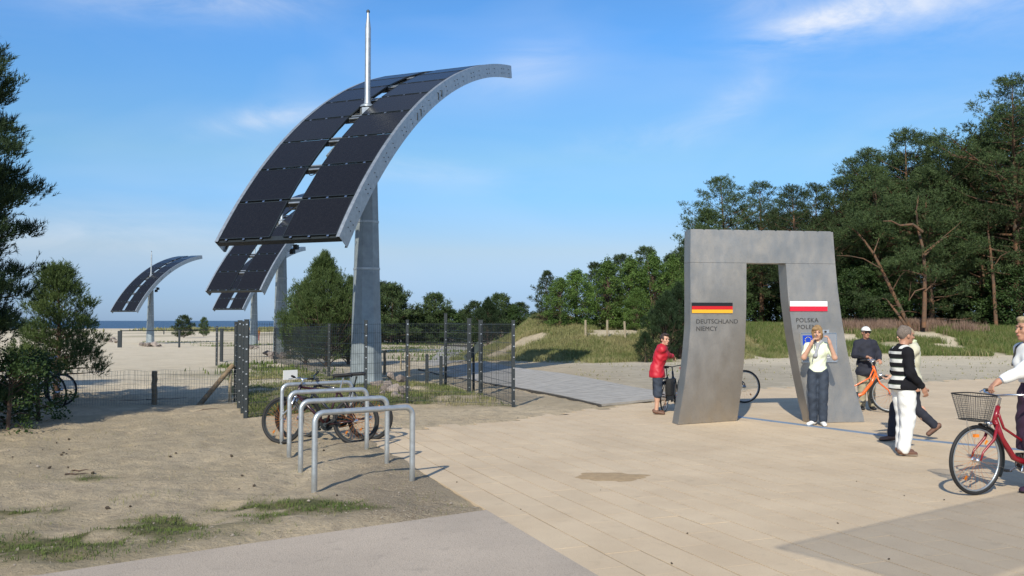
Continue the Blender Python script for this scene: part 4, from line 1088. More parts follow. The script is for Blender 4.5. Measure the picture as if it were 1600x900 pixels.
for k, (px, d, top, o) in enumerate(((1095, 72, 345, P3), (1160, 76, 330, P5), (1215, 74, 300, P2), (1255, 79, 300, P4), (1300, 75, 300, P3), (1345, 78, 270, P1), (1395, 76, 245, P3), (1445, 78, 240, P2),
                                     (1500, 74, 225, P1), (1545, 78, 190, P3), (1590, 76, 170, P2), (1640, 72, 150, P1), (1700, 66, 130, P3), (1180, 84, 330, P5), (1280, 88, 310, P5), (1360, 90, 300, P5), (1470, 90, 280, P5), (1570, 88, 260, P5),
                                     (1760, 66, 130, P2), (1820, 64, 150, P1))):
    put(o, px, d, top+34, k*1.7, 'dark pine standing deep in the right-hand wood behind the front row')
# leaning pines with bare orange limbs in front of the wood
def limb_tree(px, d, paths, label, crowns, seed):
    r = np.random.default_rng(seed); t = thing('pine_tree', label, 'pine tree', (0, 0, 0), 0, GR)
    X = (px-800)/FOC*d; z0 = gz(X, d); t.location = (X, d, z0)
    def w(p, dz=0):  # picture position on the tree's own depth, local coordinates
        dd = d+dz; return Vector(((p[0]-800)/FOC*dd-X, dz, CAMH+(501-p[1])/FOC*dd-z0))
    for k, (pts, r0) in enumerate(paths):
        b = MB(); L_ = [w(p, dz) for p, dz in zip(pts, np.linspace(0, (-1)**k*.9, len(pts)))]; b.tube(L_, [r0*(1-.75*i/(len(L_)-1)) for i in range(len(L_))], 7)
        o = obj('trunk' if k == 0 else 'bare_limb', b, M['bark_orange'], t); autosmooth(o, 60)
    PP = []; DD = []; LL = []
    for (cx, cy, s) in crowns:
        for q in range(7):
            c = np.array(w((cx+r.normal()*s*16, cy+r.normal()*s*5), r.uniform(-1, 1))); n = 26; g = sph(r, n)*(r.uniform(0, 1, n)**.4)[:, None]*s*.55; g[:, 2] *= .4
            PP.append(c+g); dd = g+np.array([0, 0, .5])+r.normal(size=(n, 3))*.2; DD.append(dd/np.linalg.norm(dd, axis=1)[:, None]); LL.append(np.full(n, .24))
    link('crown', needle_mesh('crown', np.concatenate(PP), np.concatenate(DD), np.concatenate(LL), r, 8, .16, .032), M['needles'], t)
limb_tree(1421, 58.5, [([(1421, 512), (1394, 455), (1378, 420), (1366, 396), (1352, 376), (1340, 362), (1325, 352)], .14), ([(1378, 420), (1350, 404), (1330, 400), (1308, 399)], .05), ([(1366, 396), (1375, 372), (1384, 362)], .05), ([(1394, 455), (1408, 430), (1418, 422)], .045)],
          'pine leaning left with a long bare orange trunk crossing the dark wood', [(1330, 350, 1.3), (1355, 340, 1.4), (1310, 362, 1.2), (1385, 345, 1.2)], 3)
limb_tree(1443, 57.5, [([(1443, 512), (1445, 470), (1446, 420), (1443, 385), (1437, 360), (1434, 330), (1438, 305)], .16), ([(1443, 362), (1428, 350), (1408, 352), (1395, 345), (1382, 345)], .11), ([(1445, 400), (1460, 385), (1476, 372), (1490, 366)], .08),
                       ([(1446, 450), (1430, 455), (1420, 470), (1424, 440)], .05), ([(1446, 455), (1462, 440), (1465, 425)], .045), ([(1445, 395), (1470, 375), (1498, 352), (1505, 345)], .04), ([(1446, 430), (1415, 422), (1404, 424)], .035)],
          'pine with pale trunk and crooked bare orange arms in the middle of the wood', [(1410, 330, 1.4), (1450, 318, 1.5), (1470, 345, 1.3), (1425, 395, 1.1), (1475, 395, 1.2), (1455, 425, 1.0), (1400, 410, .9)], 4)
limb_tree(1414, 56.5, [([(1414, 508), (1402, 490), (1393, 478), (1386, 468), (1378, 466)], .10), ([(1402, 490), (1418, 486), (1432, 488)], .035), ([(1393, 478), (1412, 476)], .03)],
          'broken dead pale limb sticking up out of the grass at the edge of the wood', [(1360, 470, .7)], 5)
limb_tree(1556, 59.0, [([(1556, 512), (1553, 440), (1549, 390), (1546, 360), (1548, 330)], .13), ([(1552, 420), (1565, 400), (1580, 392)], .05)],
          'straight orange-brown pine trunk standing in the wood behind the woman with the red bicycle', [(1540, 340, 1.5), (1570, 345, 1.4), (1585, 395, 1.1)], 6)
# undergrowth along the edge of the wood
UL = ['low, just right of the gate leg', 'rounded, above the white cap', 'between cap and striped man', 'tall, behind the capped man', 'left of the reddish seed heads', 'touching the right gate leg',
      'behind the woman with the red bicycle', 'second from the right edge', 'small, above the seed heads end', 'cut by the right edge', 'hidden behind the left gate leg', 'at the left in the gate opening',
      'in the middle of the gate opening', 'at the right in the gate opening', 'behind the plaque leg', 'above the seed heads, left one', 'above the seed heads, right one', 'behind the left end of the lintel', 'behind the broken dead limb', 'outside the right edge']
U1 = leafy(31, 3.6, 2.3, 150, 60, .16, 'leaves_dark', 'bush', '', 'bush', 'bushes under the pines', .02)
U2 = leafy(32, 4.6, 2.6, 170, 60, .15, 'leaves_dark', 'bush', '', 'bush', 'bushes under the pines', .02)
for k, (px, d, o, sc) in enumerate(((1320, 61, U1, 1.0), (1345, 60, U2, .9), (1372, 61, U1, .9), (1352, 63, U2, 1.1), (1395, 62, U1, .8), (1300, 63, U2, 1.0), (1590, 60, U2, .95), (1565, 62, U1, 1.0), (1530, 63, U1, .8), (1615, 60, U2, 1.0),
                                    (1100, 58, U1, 1.0), (1180, 70, U1, .9), (1215, 72, U1, .9), (1245, 70, U1, .8), (1270, 63, U1, .9), (1470, 66, U1, .8), (1500, 66, U1, .7), (1140, 64, U1, .9), (1430, 67, U1, .9), (1650, 62, U1, 1.2))):
    lb = ('dark' if o is U1 else 'taller')+' green bush at the foot of the pines, '+UL[k]
    gplace(o, px, d, k*1.1, lb, sc, first=(k == 0 or k == 1))
# birches and willows left of the gate
B1 = leafy(41, 6.2, 2.0, 240, 62, .13, 'leaves', 'birch_tree', '', 'tree', 'trees between the dune and the gate', .03, .75)
B2 = leafy(42, 5.2, 2.1, 230, 62, .13, 'leaves', 'birch_tree', '', 'tree', 'trees between the dune and the gate', .03, .6)
C1 = pine(43, 5.6, .4, 1.9, 'mid', nb=70, shoots=12, npn=8, nl=.13, nw=.03, bark='bark', grp='young pines between the dune and the gate')
usedb = set()
def putb(o, h0, px, d, top, rz, lab):
    X = (px-800)/FOC*d; z = gz(X, d); sc = (CAMH+(501-top)/FOC*d-z)/h0; gplace(o, px, d, rz, lab, sc, first=o not in usedb); usedb.add(o)
putb(C1, 5.5, 855, 52, 424, 0, 'young pine at the left end of the green thicket above the dune')
putb(B2, 5.2, 876, 50, 436, 1, 'low rounded birch at the left foot of the thicket')
putb(B2, 5.2, 902, 51, 424, 2, 'green birch behind the leftmost dune post')
putb(C1, 5.5, 932, 55, 412, 2, 'dark young pine rising behind the leftmost dune post')
putb(B1, 6.1, 950, 52, 408, 3, 'bright birch behind the middle dune post')
putb(C1, 5.5, 968, 56, 400, 4, 'dark pointed young pine in the middle of the thicket')
putb(B1, 6.1, 985, 53, 405, 1, 'bright birch behind the rightmost dune post')
putb(C1, 5.5, 1012, 57, 388, 1, 'tallest young pine of the thicket, pointed top against the sky')
putb(B1, 6.1, 1022, 53, 400, 4.5, 'large bright birch behind the woman in the red jacket')
putb(B1, 6.1, 1052, 54, 404, .5, 'bright birch touching the left edge of the gate')
putb(B2, 5.2, 1062, 50, 440, 2.5, 'low bushy birch beside the left leg of the gate')
putb(C1, 5.5, 1050, 60, 398, 5, 'dark young pine behind the birches next to the gate')
putb(C1, 5.5, 1078, 62, 372, 3, 'dark pine whose top shows just left of the gate corner')
putb(B2, 5.2, 995, 50, 452, 5, 'low birch in front of the thicket by the right dune post')
putb(C1, 5.5, 1100, 60, 360, .3, 'dark pine hidden behind the left leg of the gate')
Y1 = pine(51, 3.2, .1, 1.5, 'young', nb=64, shoots=14, npn=9, nl=.09, nw=.018, mt='needles_dark', bark='bark', label='dark bushy pine close behind the woman in the red jacket')
gplace(Y1, 1040, 42, 0, None, .95, True); 
gplace(Y1, 1062, 43, 2, 'dark bushy pine between the red jacket and the gate leg', 1.05)
gplace(Y1, 1008, 41, 2, 'small low pine at the edge of the sand left of the red jacket', .42)
gplace(Y1, 762, 60, 1, 'small dark pine by the bend of the boardwalk, seen through the mesh', .98)
# young pine bush by the big pole
YB = pine(52, 4.45, .05, 1.9, 'young', nb=150, shoots=16, npn=11, nl=.085, nw=.015, mt='needles_young', bark='bark', label='big bushy young pine between the first and second steel poles', dens=1.3)
gplace(YB, 511, 36.5, .6, None, 1.0, True)
gplace(YB, 478, 38.5, 2.6, 'smaller pine top peeping out behind the big bushy young pine', .76)
gplace(YB, 545, 38.5, 4.0, 'young pine pressed against the left side of the big steel pole', .80)
# distant bushes before the horizon
F1 = leafy(61, 4.0, 2.6, 170, 80, .15, 'leaves_dark', 'bush', '', 'bush', 'far bushes on the dunes', .02)
F2 = pine(62, 4.0, .2, 2.2, 'mid', nb=46, shoots=10, npn=7, nl=.2, nw=.05, bark='bark', grp='far bushes on the dunes'); F2['category'] = 'pine tree'
uf = set()
def putf(o, px, d, top, rz, lab, wide=1.0):
    X = (px-800)/FOC*d; z = gz(X, d); sc = (CAMH+(501-top)/FOC*d-z)/4.0
    q = gplace(o, px, d, rz, lab, sc, first=o not in uf); uf.add(o); q.scale = (sc*wide, sc*wide, sc)
putf(F2, 612, 82, 449, 0, 'dark rounded far tree just right of the big steel pole')
putf(F2, 598, 84, 446, 2, 'dark far tree partly hidden by the big steel pole')
putf(F2, 678, 85, 462, 1, 'spreading far pine centred between pole and dune', 1.0)
putf(F2, 650, 84, 486, 3, 'low far bush right of the pole', 1.6)
putf(F1, 700, 86, 484, 4, 'low far bush under the spreading pine', 1.5)
putf(F2, 740, 84, 474, 2, 'narrow pointed far pine above the fence post', .85)
putf(F2, 725, 86, 486, 3, 'small far pine left of the pointed one', .9)
putf(F2, 782, 80, 462, 4, 'far pine with flat top left of the dune', 1.0)
putf(F1, 800, 80, 478, 1, 'far green bush at the foot of the dune', 1.0)
putf(F2, 812, 84, 474, .4, 'row of low pine tops behind the dune crest', 1.1)
putf(F1, 765, 82, 486, 5, 'low far bush between the two far pines', 1.2)
putf(F1, 630, 88, 492, 5, 'low dark shrub line behind the cyclist', 2.2)
putf(F1, 665, 88, 492, 1.5, 'low dark shrub line behind the far posts', 2.2)
putf(F2, 288, 150, 494, 0, 'round bush on the beach crest right of the distant sail', 1.0)
putf(F2, 319, 165, 497, 3, 'small bush on the beach crest between distant sail and gate posts', .6)
putf(F1, 560, 95, 492, 4, 'low bush behind the pole seen past the young pine', 1.6)
# left edge: big dark pine, young pine beside it, and their neighbours out of the picture
L1 = pine(71, 6.35, .1, 1.72, 'column', nb=200, shoots=26, npn=14, nl=.095, nw=.012, mt='needles_dark', bark='bark', label='tall dark pine filling the left edge of the photograph', dens=1.5)
L1.location = (-9.35, 13.7, gz(-9.35, 13.7))
def crown_at(o, x, y, rz, sc, lab): return dup(o, (x, y, gz(x, y)-.05), rz, lab, sc)
crown_at(L1, -14.2, 17.8, 2.0, .85, 'dark pine standing behind the tall one, beyond the left edge')
crown_at(L1, -15.0, 13.2, 4.0, 1.1, 'pine out beyond the left edge whose shade falls on the sand')
crown_at(L1, -12.8, 10.2, 1.0, 1.0, 'second pine beyond the left edge of the photograph')
crown_at(L1, -10.4, 10.6, 5.0, .85, 'pine in the foreground beyond the left edge')
L2 = pine(72, 2.85, .50, .92, 'mid', nb=80, shoots=18, npn=12, nl=.075, nw=.011, mt='needles_young', bark='bark', label='small lit pine with upturned shoots beside the tall dark one at the left', dens=1.6)
q = at(88, 624); L2.location = q
L3 = leafy(73, 1.1, .7, 60, 60, .05, 'leaves_dark', 'bush', 'low dark bush at the foot of the tall pine on the left edge', 'bush', None, .02)
q = at(12, 672); L3.location = q
crown_at(L3, -8.2, 15.6, 2, 1.0, 'low dark bush behind the leaning bicycles at the left')
# unseen shade net on tubes, added to throw faint straight-edged shade on the square
def added_shade_net():
    hgt = 3.6; sh = Vector((.272, .962))*(hgt/math.tan(SUN_EL)); c0 = Vector((2.0, 6.87))-sh
    e1 = Vector((.813, .582)); ang = math.atan2(e1.y, e1.x)
    t = thing('added_sunshade', 'invented net sunshade on steel tubes, added out of view to shade the paving faintly', 'sunshade', (c0.x, c0.y, 0), ang)
    m = bpy.data.materials.new('open net cloth'); m.use_nodes = True; nt = m.node_tree; N = nt.nodes; L = nt.links
    tr = N.new('ShaderNodeBsdfTransparent'); mx = N.new('ShaderNodeMixShader'); mx.inputs[0].default_value = .33
    N['Principled BSDF'].inputs['Base Color'].default_value = (.6, .58, .54, 1); N['Principled BSDF'].inputs['Roughness'].default_value = .9
    L.new(tr.outputs[0], mx.inputs[1]); L.new(N['Principled BSDF'].outputs[0], mx.inputs[2]); L.new(mx.outputs[0], N['Material Output'].inputs['Surface'])
    y = 0
    for wd in (1.35, 1.5, 3.2):
        b = MB(); n = 24; w0 = y; w1 = y+wd
        vs = [(9.0*i/n, -yy, hgt-.05*math.sin(PI*(yy-w0)/wd)*math.sin(PI*((i*3) % n)/n)) for i in range(n+1) for yy in np.linspace(w0, w1, 7)]
        b.add(vs, [(i*7+j, i*7+j+1, (i+1)*7+j+1, (i+1)*7+j) for i in range(n) for j in range(6)]); o = obj('net', b, m, t, True); y = w1+.07
    for q_ in (((0, 0), (9, 0)), ((0, 0), (0, -y)), ((0, -y), (9, -y)), ((9, 0), (9, -y))):
        b = MB(); b.tube([(q_[0][0], q_[0][1], hgt), (q_[1][0], q_[1][1], hgt)], .005, 6); obj('frame_tube', b, M['galv'], t)
    for x, yy in ((9.0, 0), (0, -y), (9.0, -y)):
        b = MB(); b.tube([(x, yy, 0), (x, yy, hgt)], .02, 8); obj('pole', b, M['galv'], t)
added_shade_net()

# ============================================================ BICYCLES
def wheel(parent, y, Rw, tyre_w, tread_mat, side_reflect=True, spoke_n=32, loc=None, rz=0):
    c = (0, 0, 0)
    b = MB(); n = 48; m = 8; vs = []
    for i in range(n):
        a = 2*PI*i/n
        for j in range(m):
            t = 2*PI*j/m; rr = Rw-tyre_w+math.cos(t)*tyre_w; vs.append((math.sin(t)*tyre_w*.9, math.cos(a)*rr, math.sin(a)*rr))
    b.add(vs, [(i*m+j, i*m+(j+1) % m, ((i+1) % n)*m+(j+1) % m, ((i+1) % n)*m+j) for i in range(n) for j in range(m)])
    w = obj('wheel', b, tread_mat, parent, True); w.location = loc or (0, y, Rw); w.rotation_euler = (0, 0, rz)
    b = MB(); ri = Rw-tyre_w*2-.004
    b.tube([(0, math.cos(2*PI*i/n)*ri, math.sin(2*PI*i/n)*ri) for i in range(n)], .011, 6, closed=True); obj('rim', b, M['galv'] if tyre_w < .02 else M['dark_metal'], w, True)
    b = MB(); b.lathe([(.012, -.05), (.03, -.03), (.018, -.02), (.018, .02), (.03, .03), (.012, .05)], 10, c, 'X'); obj('hub', b, M['chrome'], w)
    b = MB()
    for k in range(spoke_n):
        a = 2*PI*k/spoke_n; a2 = a+(.42 if k % 2 else -.42); s = .028*(1 if k % 4 < 2 else -1)
        b.tube([(s, math.cos(a2)*.028, math.sin(a2)*.028), (0, math.cos(a)*ri, math.sin(a)*ri)], .0011, 3, cap=False)
    obj('spokes', b, M['galv'], w)
    if side_reflect:
        am = mat('amber reflector', (.75, .25, .02), .3) if 'amber' not in M else M['amber']; M['amber'] = am
        for a in (-.9, PI-.9): b.box((0, math.cos(a)*Rw*.62, math.sin(a)*Rw*.62), (.008, .045, .02), mtx=Matrix.Rotation(a, 3, 'X')); obj('reflector', b, am, w)
    return w
def bicycle(label, loc, heading, kind='city', colour=(.35, .02, .03), steer=0.0, basket=False, bags=False, Rw=.345, roll=0.0, cat='bicycle', wheelbase=1.08, white=False, dark_parts=False):
    """local +Y is forward, origin on the ground below the rear hub"""
    t = thing('bicycle', label, cat, loc, 0); t.rotation_euler = (0, roll, heading)
    fm = mat('frame paint', colour, .28, 0, .06, 12, coat=.5); bl = M['black']; ch = M['dark_metal'] if dark_parts else M['chrome']; wb = wheelbase
    tyre = M['black']; tw = .019 if kind == 'city' else .026
    wheel(t, 0, Rw, tw, tyre)
    bbp = Vector((0, .43, .28)); ha = R(70); axis = Vector((0, -math.cos(ha), math.sin(ha)))
    hb = Vector((0, wb-.235, Rw+.36)) if kind == 'city' else Vector((0, wb-.20, Rw+.34)); ht = hb+axis*.16
    seat_t = bbp+Vector((0, -.18, .50)); rear = Vector((0, 0, Rw))
    b = MB()
    if kind == 'city':
        b.tube([hb+axis*.03, hb+Vector((0, -.09, -.16)), hb+Vector((0, -.24, -.36)), bbp+Vector((0, .10, .035)), bbp], .030, 10)
        b.tube([hb+axis*.13, hb+Vector((0, -.12, -.06)), bbp+(seat_t-bbp)*.38+Vector((0, .10, .02)), bbp+(seat_t-bbp)*.40], .014, 8)
    else:
        b.tube([hb+axis*.02, bbp], .022, 10); b.tube([ht-axis*.02, seat_t-Vector((0, 0, .05))], .018, 10)
    b.tube([bbp, seat_t], .017, 8); b.tube([hb-axis*.01, ht+axis*.01], .024, 10)
    for s in (-1, 1):
        b.tube([bbp+Vector((s*.03, 0, 0)), rear+Vector((s*.065, .02, 0))], .010, 6); b.tube([seat_t+Vector((s*.02, 0, -.04)), rear+Vector((s*.065, 0, .01))], .009, 6)
    f = obj('frame', b, fm, t, True)
    # steering assembly turns about the head tube
    off = Vector((0, wb, Rw)); piv = hb
    rot = Matrix.Translation(piv) @ Matrix.Rotation(steer, 4, axis) @ Matrix.Translation(-piv)
    def rp(p): return rot @ Vector(p)
    w = wheel(t, wb, Rw, tw, tyre); w.matrix_local = rot @ Matrix.Translation((0, wb, Rw))
    b = MB()
    for s in (-1, 1): b.tube([rp(hb+Vector((s*.045, .0, -.01))), rp(hb+Vector((s*.055, .06, -.16))), rp(off+Vector((s*.055, -.03, .08))), rp(off+Vector((s*.055, 0, 0)))], [.016, .015, .011, .009], 8)
    b.tube([rp(hb+Vector((-.05, 0, -.008))), rp(hb+Vector((.05, 0, -.008)))], .018, 8)
    obj('fork', b, ch if (white or kind != 'city') else fm, t, True)
    stem = ht+axis*.09
    b = MB(); b.tube([rp(ht), rp(stem), rp(stem+Vector((0, .06, .03)))], .013, 8)
    if kind == 'city': hp = [(-.30, -.20, .05), (-.26, -.08, .06), (-.14, .05, .05), (0, .06, .03), (.14, .05, .05), (.26, -.08, .06), (.30, -.20, .05)]
    else: hp = [(-.31, .0, .03), (-.12, .05, .02), (0, .06, .015), (.12, .05, .02), (.31, .0, .03)]
    b.tube([rp(stem+Vector(p)) for p in hp], .011, 8); hd = obj('handlebar', b, ch, t, True)
    g = []
    for s in (0, -1):
        b = MB(); p0, p1 = Vector(hp[s]), Vector(hp[1 if s == 0 else -2]); e = p0+(p1-p0).normalized()*.12
        b.tube([rp(stem+p0-(p1-p0).normalized()*.01), rp(stem+e)], .0165, 8); obj('grip', b, bl, hd, True); g.append(rot @ (stem+(p0+e)/2))
        b = MB(); e2 = p0+(p1-p0).normalized()*.15; b.tube([rp(stem+e2), rp(stem+e2+Vector((0, .05, -.02))), rp(stem+p0*.5+e2*.5+Vector((0, .075, -.03)))], .006, 5); obj('brake_lever', b, ch, hd)
    # saddle
    sp = seat_t+(seat_t-bbp).normalized()*.17
    b = MB(); b.tube([seat_t-Vector((0, 0, .06)), sp], .012, 8); obj('seat_post', b, ch, t)
    b = MB(); rings = []
    for (y, wd, z) in ((-.12, .055, .035), (-.10, .09, .045), (-.03, .075, .04), (.05, .035, .035), (.12, .020, .03), (.15, .012, .02)):
        rings.append([(wd*math.cos(a), y, z+.022*math.sin(a) if math.sin(a) > 0 else z+.03*math.sin(a)) for a in [2*PI*k/12 for k in range(12)]])
    vs = [Vector(v)+sp for r_ in rings for v in r_]; b.add(vs, [(i*12+k, i*12+(k+1) % 12, (i+1)*12+(k+1) % 12, (i+1)*12+k) for i in range(5) for k in range(12)]+[tuple(range(12)), tuple(range(60, 72))])
    obj('saddle', b, bl, t, True)
    # drive
    b = MB(); b.lathe([(.095, .048), (.095, .054), (.088, .054), (.088, .048)], 28, bbp, 'X'); b.lathe([(.03, -.04), (.03, .06)], 10, bbp, 'X')
    for k in range(5): a = k*2*PI/5; b.tube([bbp+Vector((.05, 0, 0)), bbp+Vector((.05, math.cos(a)*.09, math.sin(a)*.09))], .007, 4)
    for s, a in ((1, -.5), (-1, PI-.5)):
        b.tube([bbp+Vector((s*.065, 0, 0)), bbp+Vector((s*.075, math.cos(a)*.17, math.sin(a)*.17))], .009, 6)
    b.tube([bbp+Vector((.05, 0, .093)), rear+Vector((.05, 0, .035))], .004, 4); b.tube([bbp+Vector((.05, 0, -.093)), rear+Vector((.05, 0, -.035))], .004, 4)
    ck = obj('crank', b, M['dark_metal'] if kind != 'city' else M['chrome'], t)
    for s, a in ((1, -.5), (-1, PI-.5)):
        b = MB(); b.box(bbp+Vector((s*.125, math.cos(a)*.17, math.sin(a)*.17)), (.09, .07, .02)); obj('pedal', b, bl, ck)
    if kind == 'city':
        def guard(c, a0, a1, mx=None, nm='mudguard'):
            b = MB(); n = 18; pr = [(-.028, -.012), (-.02, .004), (0, .008), (.02, .004), (.028, -.012)]; vs = []
            for i in range(n+1):
                a = a0+(a1-a0)*i/n
                for (x, d) in pr:
                    r_ = Rw+.012+d; p = Vector((x, math.cos(a)*r_, math.sin(a)*r_))+c; vs.append(mx @ p if mx else p)
            b.add(vs, [(i*5+j, i*5+j+1, (i+1)*5+j+1, (i+1)*5+j) for i in range(n) for j in range(4)])
            o = obj(nm, b, M['dark_metal'], t, True); md = o.modifiers.new('thick', 'SOLIDIFY'); md.thickness = .002
            if nm == 'mudguard':
                b = MB()
                for s in (-1, 1):
                    a = a0+(a1-a0)*.86; p = [c+Vector((s*.05, 0, 0)), c+Vector((s*.028, math.cos(a)*Rw, math.sin(a)*Rw))]; b.tube([mx @ q if mx else q for q in p], .0022, 4)
                obj('stay', b, ch, o)
        guard(rear, PI*.35, PI*1.08); guard(off, PI*.55, PI*1.17, rot)
        b = MB(); b.box(bbp+Vector((.062, -.20, .03)), (.022, .56, .13), mtx=Matrix.Rotation(.02, 3, 'X')); b.lathe([(.085, -.012), (.085, .012)], 20, bbp+Vector((.062, 0, 0)), 'X'); obj('chain_guard', b, M['dark_metal'], t)
        b = MB(); zz = Rw+.40
        for s in (-.055, .055): b.tube([(s, .16, zz), (s, -.26, zz)], .005, 5); b.tube([(s, -.18, zz), (s*1.2, 0, Rw)], .005, 5)
        for y_ in (-.26, -.12, .02, .16): b.tube([(-.055, y_, zz), (.055, y_, zz)], .005, 5)
        obj('luggage_rack', b, ch, t)
        b = MB(); b.box((0, -.285, zz-.01), (.09, .03, .05)); obj('rear_light', b, mat('red lens', (.4, .01, .01), .3), t)
        b = MB(); hp_ = rot @ (hb+Vector((0, .075, -.01))); b.lathe([(.012, -.04), (.034, 0), (.038, .02), (.0, .03)], 12, hp_, 'Y'); obj('headlight', b, M['chrome'], t, True)
        b = MB(); b.tube([bbp+Vector((-.04, -.08, .0)), bbp+Vector((-.13, -.14, -.27))], .008, 6); obj('kickstand', b, ch, t) if not white else None
    if basket:
        b = MB(); bc = Vector((0, wb-.235+.26, Rw+.52)); hx0, hy0, hx1, hy1, hh = .125, .095, .185, .145, .25; cols = 15
        def pt(u, v):     # u round the basket, v up it
            hx, hy = hx0+(hx1-hx0)*v, hy0+(hy1-hy0)*v; a = 2*PI*u; cx, sx = math.cos(a), math.sin(a); k = 1/(abs(cx)**5+abs(sx)**5)**(1/5)
            return rot @ (bc+Vector((hx*k*cx, hy*k*sx, (v-.5)*hh)))
        NU = 56
        for i in range(NU): b.tube([pt(i/NU, 0), pt(i/NU, 1)], .0017, 3, cap=False)
        for j in range(13): b.tube([pt(i/28, j/12) for i in range(28)], .0015, 3, closed=True)
        for i in range(12):
            x_ = -1+2*i/11; p0 = bc+Vector((hx0*x_, -hy0, -.5*hh)); p1 = bc+Vector((hx0*x_, hy0, -.5*hh)); b.tube([rot @ p0, rot @ p1], .002, 3)
        bk = obj('basket', b, M['dark_metal'], t)
        b = MB(); b.tube([pt(i/36, 1) for i in range(36)], .006, 6, closed=True); b.tube([pt(i/36, 0) for i in range(36)], .004, 5, closed=True); obj('rim_wire', b, M['black'], bk)
        b = MB(); b.tube([rot @ (bc+Vector((.0, .10, -.12))), rot @ (off+Vector((.06, .02, .0)))], .003, 4); b.tube([rot @ (bc+Vector((.0, .10, -.12))), rot @ (off+Vector((-.06, .02, .0)))], .003, 4); obj('basket_stay', b, M['chrome'], bk)
        am = mat('amber lens', (.8, .22, .02), .3); b = MB(); b.box(rot @ (off+Vector((.02, -.02, .235))), (.03, .05, .03)); obj('reflector', b, am, t)
        t['rim'] = 0; del t['rim']; t_g = [pt(.72, 1.0), pt(.5, 1)]
        g += t_g
    if bags:
        for s in (-1, 1):
            b = MB(); hx = .065
            rings = []
            for (z, k) in ((Rw+.04, .9), (Rw+.08, 1), (Rw+.32, 1.05), (Rw+.40, .95)): rings.append([(s*.14+hx*k*cx, -.06+.15*k*sy, z) for cx, sy in ((-1, -.85), (-.8, -1), (.8, -1), (1, -.85), (1, .85), (.8, 1), (-.8, 1), (-1, .85))])
            vs = [v for r_ in rings for v in r_]; b.add(vs, [(i*8+k, i*8+(k+1) % 8, (i+1)*8+(k+1) % 8, (i+1)*8+k) for i in range(3) for k in range(8)]+[tuple(range(7, -1, -1)), tuple(range(24, 32))])
            obj('pannier', b, mat('black canvas', (.012, .013, .015), .85, 0, .3, 20), t, True)
    m = t.matrix_basis if False else (Matrix.Translation(loc) @ Matrix.Rotation(heading, 4, 'Z') @ Matrix.Rotation(roll, 4, 'Y'))
    return t, [m @ Vector(p) for p in g]
def heading(a, b): return math.atan2(b[1]-a[1], b[0]-a[0])-PI/2
# red city bicycle cut by the right edge
fr = Vector((4.575, 8.90, 0)); h = heading((fr.x+1.05, fr.y+.32), (fr.x, fr.y)); back = Vector((math.sin(h), -math.cos(h), 0))*1.08
red_bike, red_g = bicycle('red step-through bicycle with a black wire basket at the right edge', fr+back+Vector((0, 0, .002)), h, 'city', (.22, .008, .016), steer=R(4), basket=True)
# orange bicycle
fr = at(1391, 645); h = heading((fr.x-1.0, fr.y+.22), (fr.x, fr.y)); back = Vector((math.sin(h), -math.cos(h), 0))*1.08
or_bike, or_g = bicycle('orange step-through bicycle held by the man in the white cap', Vector((fr.x, fr.y, .002))+back, h, 'city', (.75, .13, .015), steer=R(-6))
# dark bicycle of the woman in red
rw_ = Vector(((1037-800)/FOC*16.9, 16.9, 0)); h = heading((0, 0), (.42, .90))
dk_bike, dk_g = bicycle('black bicycle with panniers held by the woman in the red jacket', rw_+Vector((0, 0, .002)), h, 'city', (.014, .014, .016), steer=R(12), bags=True, dark_parts=True, Rw=.33, wheelbase=1.0); dk_bike.scale = (.86,)*3
dk_g = [rw_+(p-rw_)*.86 for p in dk_g]
fr = at(1162, 630); h = heading((fr.x-1.0, fr.y-.12), (fr.x, fr.y)); back = Vector((math.sin(h), -math.cos(h), 0))*1.06
hb_bike, _g = bicycle('dark bicycle hidden behind the left gate leg, only its front wheel showing', Vector((fr.x, fr.y, .002))+back, h, 'city', (.02, .03, .05), dark_parts=True)
# two mountain bicycles at the stands
a = at(440, 694); b_ = at(553, 690)
h = heading((b_.x, b_.y), (a.x, a.y)); bk1, _ = bicycle('dark red and black mountain bicycle locked at the stands, front wheel to the left', Vector((a.x, a.y, a.z))+Vector((math.sin(h), -math.cos(h), 0))*1.06, h, 'mtb', (.028, .006, .009), steer=R(-12), roll=R(3), Rw=.335, wheelbase=1.06)
h2 = h; bk2, _ = bicycle('black mountain bicycle leaning behind the dark red one at the stands', Vector((a.x+.16, a.y+.42, a.z))+Vector((math.sin(h), -math.cos(h), 0))*1.04, h2+R(3), 'mtb', (.02, .02, .022), steer=R(15), roll=R(-3), Rw=.335, wheelbase=1.04, dark_parts=True)
# bicycles left under the pines
q = at(88, 639); bk3, _ = bicycle('bicycle leaning in the shade under the small pine, front wheel pointing right', q-Vector((1.0, -.25, 0)), heading((0, 0), (1, -.25)), 'city', (.03, .035, .05), steer=R(-20), Rw=.33)
bk4, _ = bicycle('second bicycle pushed deep into the branches at the left edge', q-Vector((1.25, -.75, 0)), heading((0, 0), (1, -.2)), 'city', (.35, .36, .38), steer=R(10), Rw=.33)

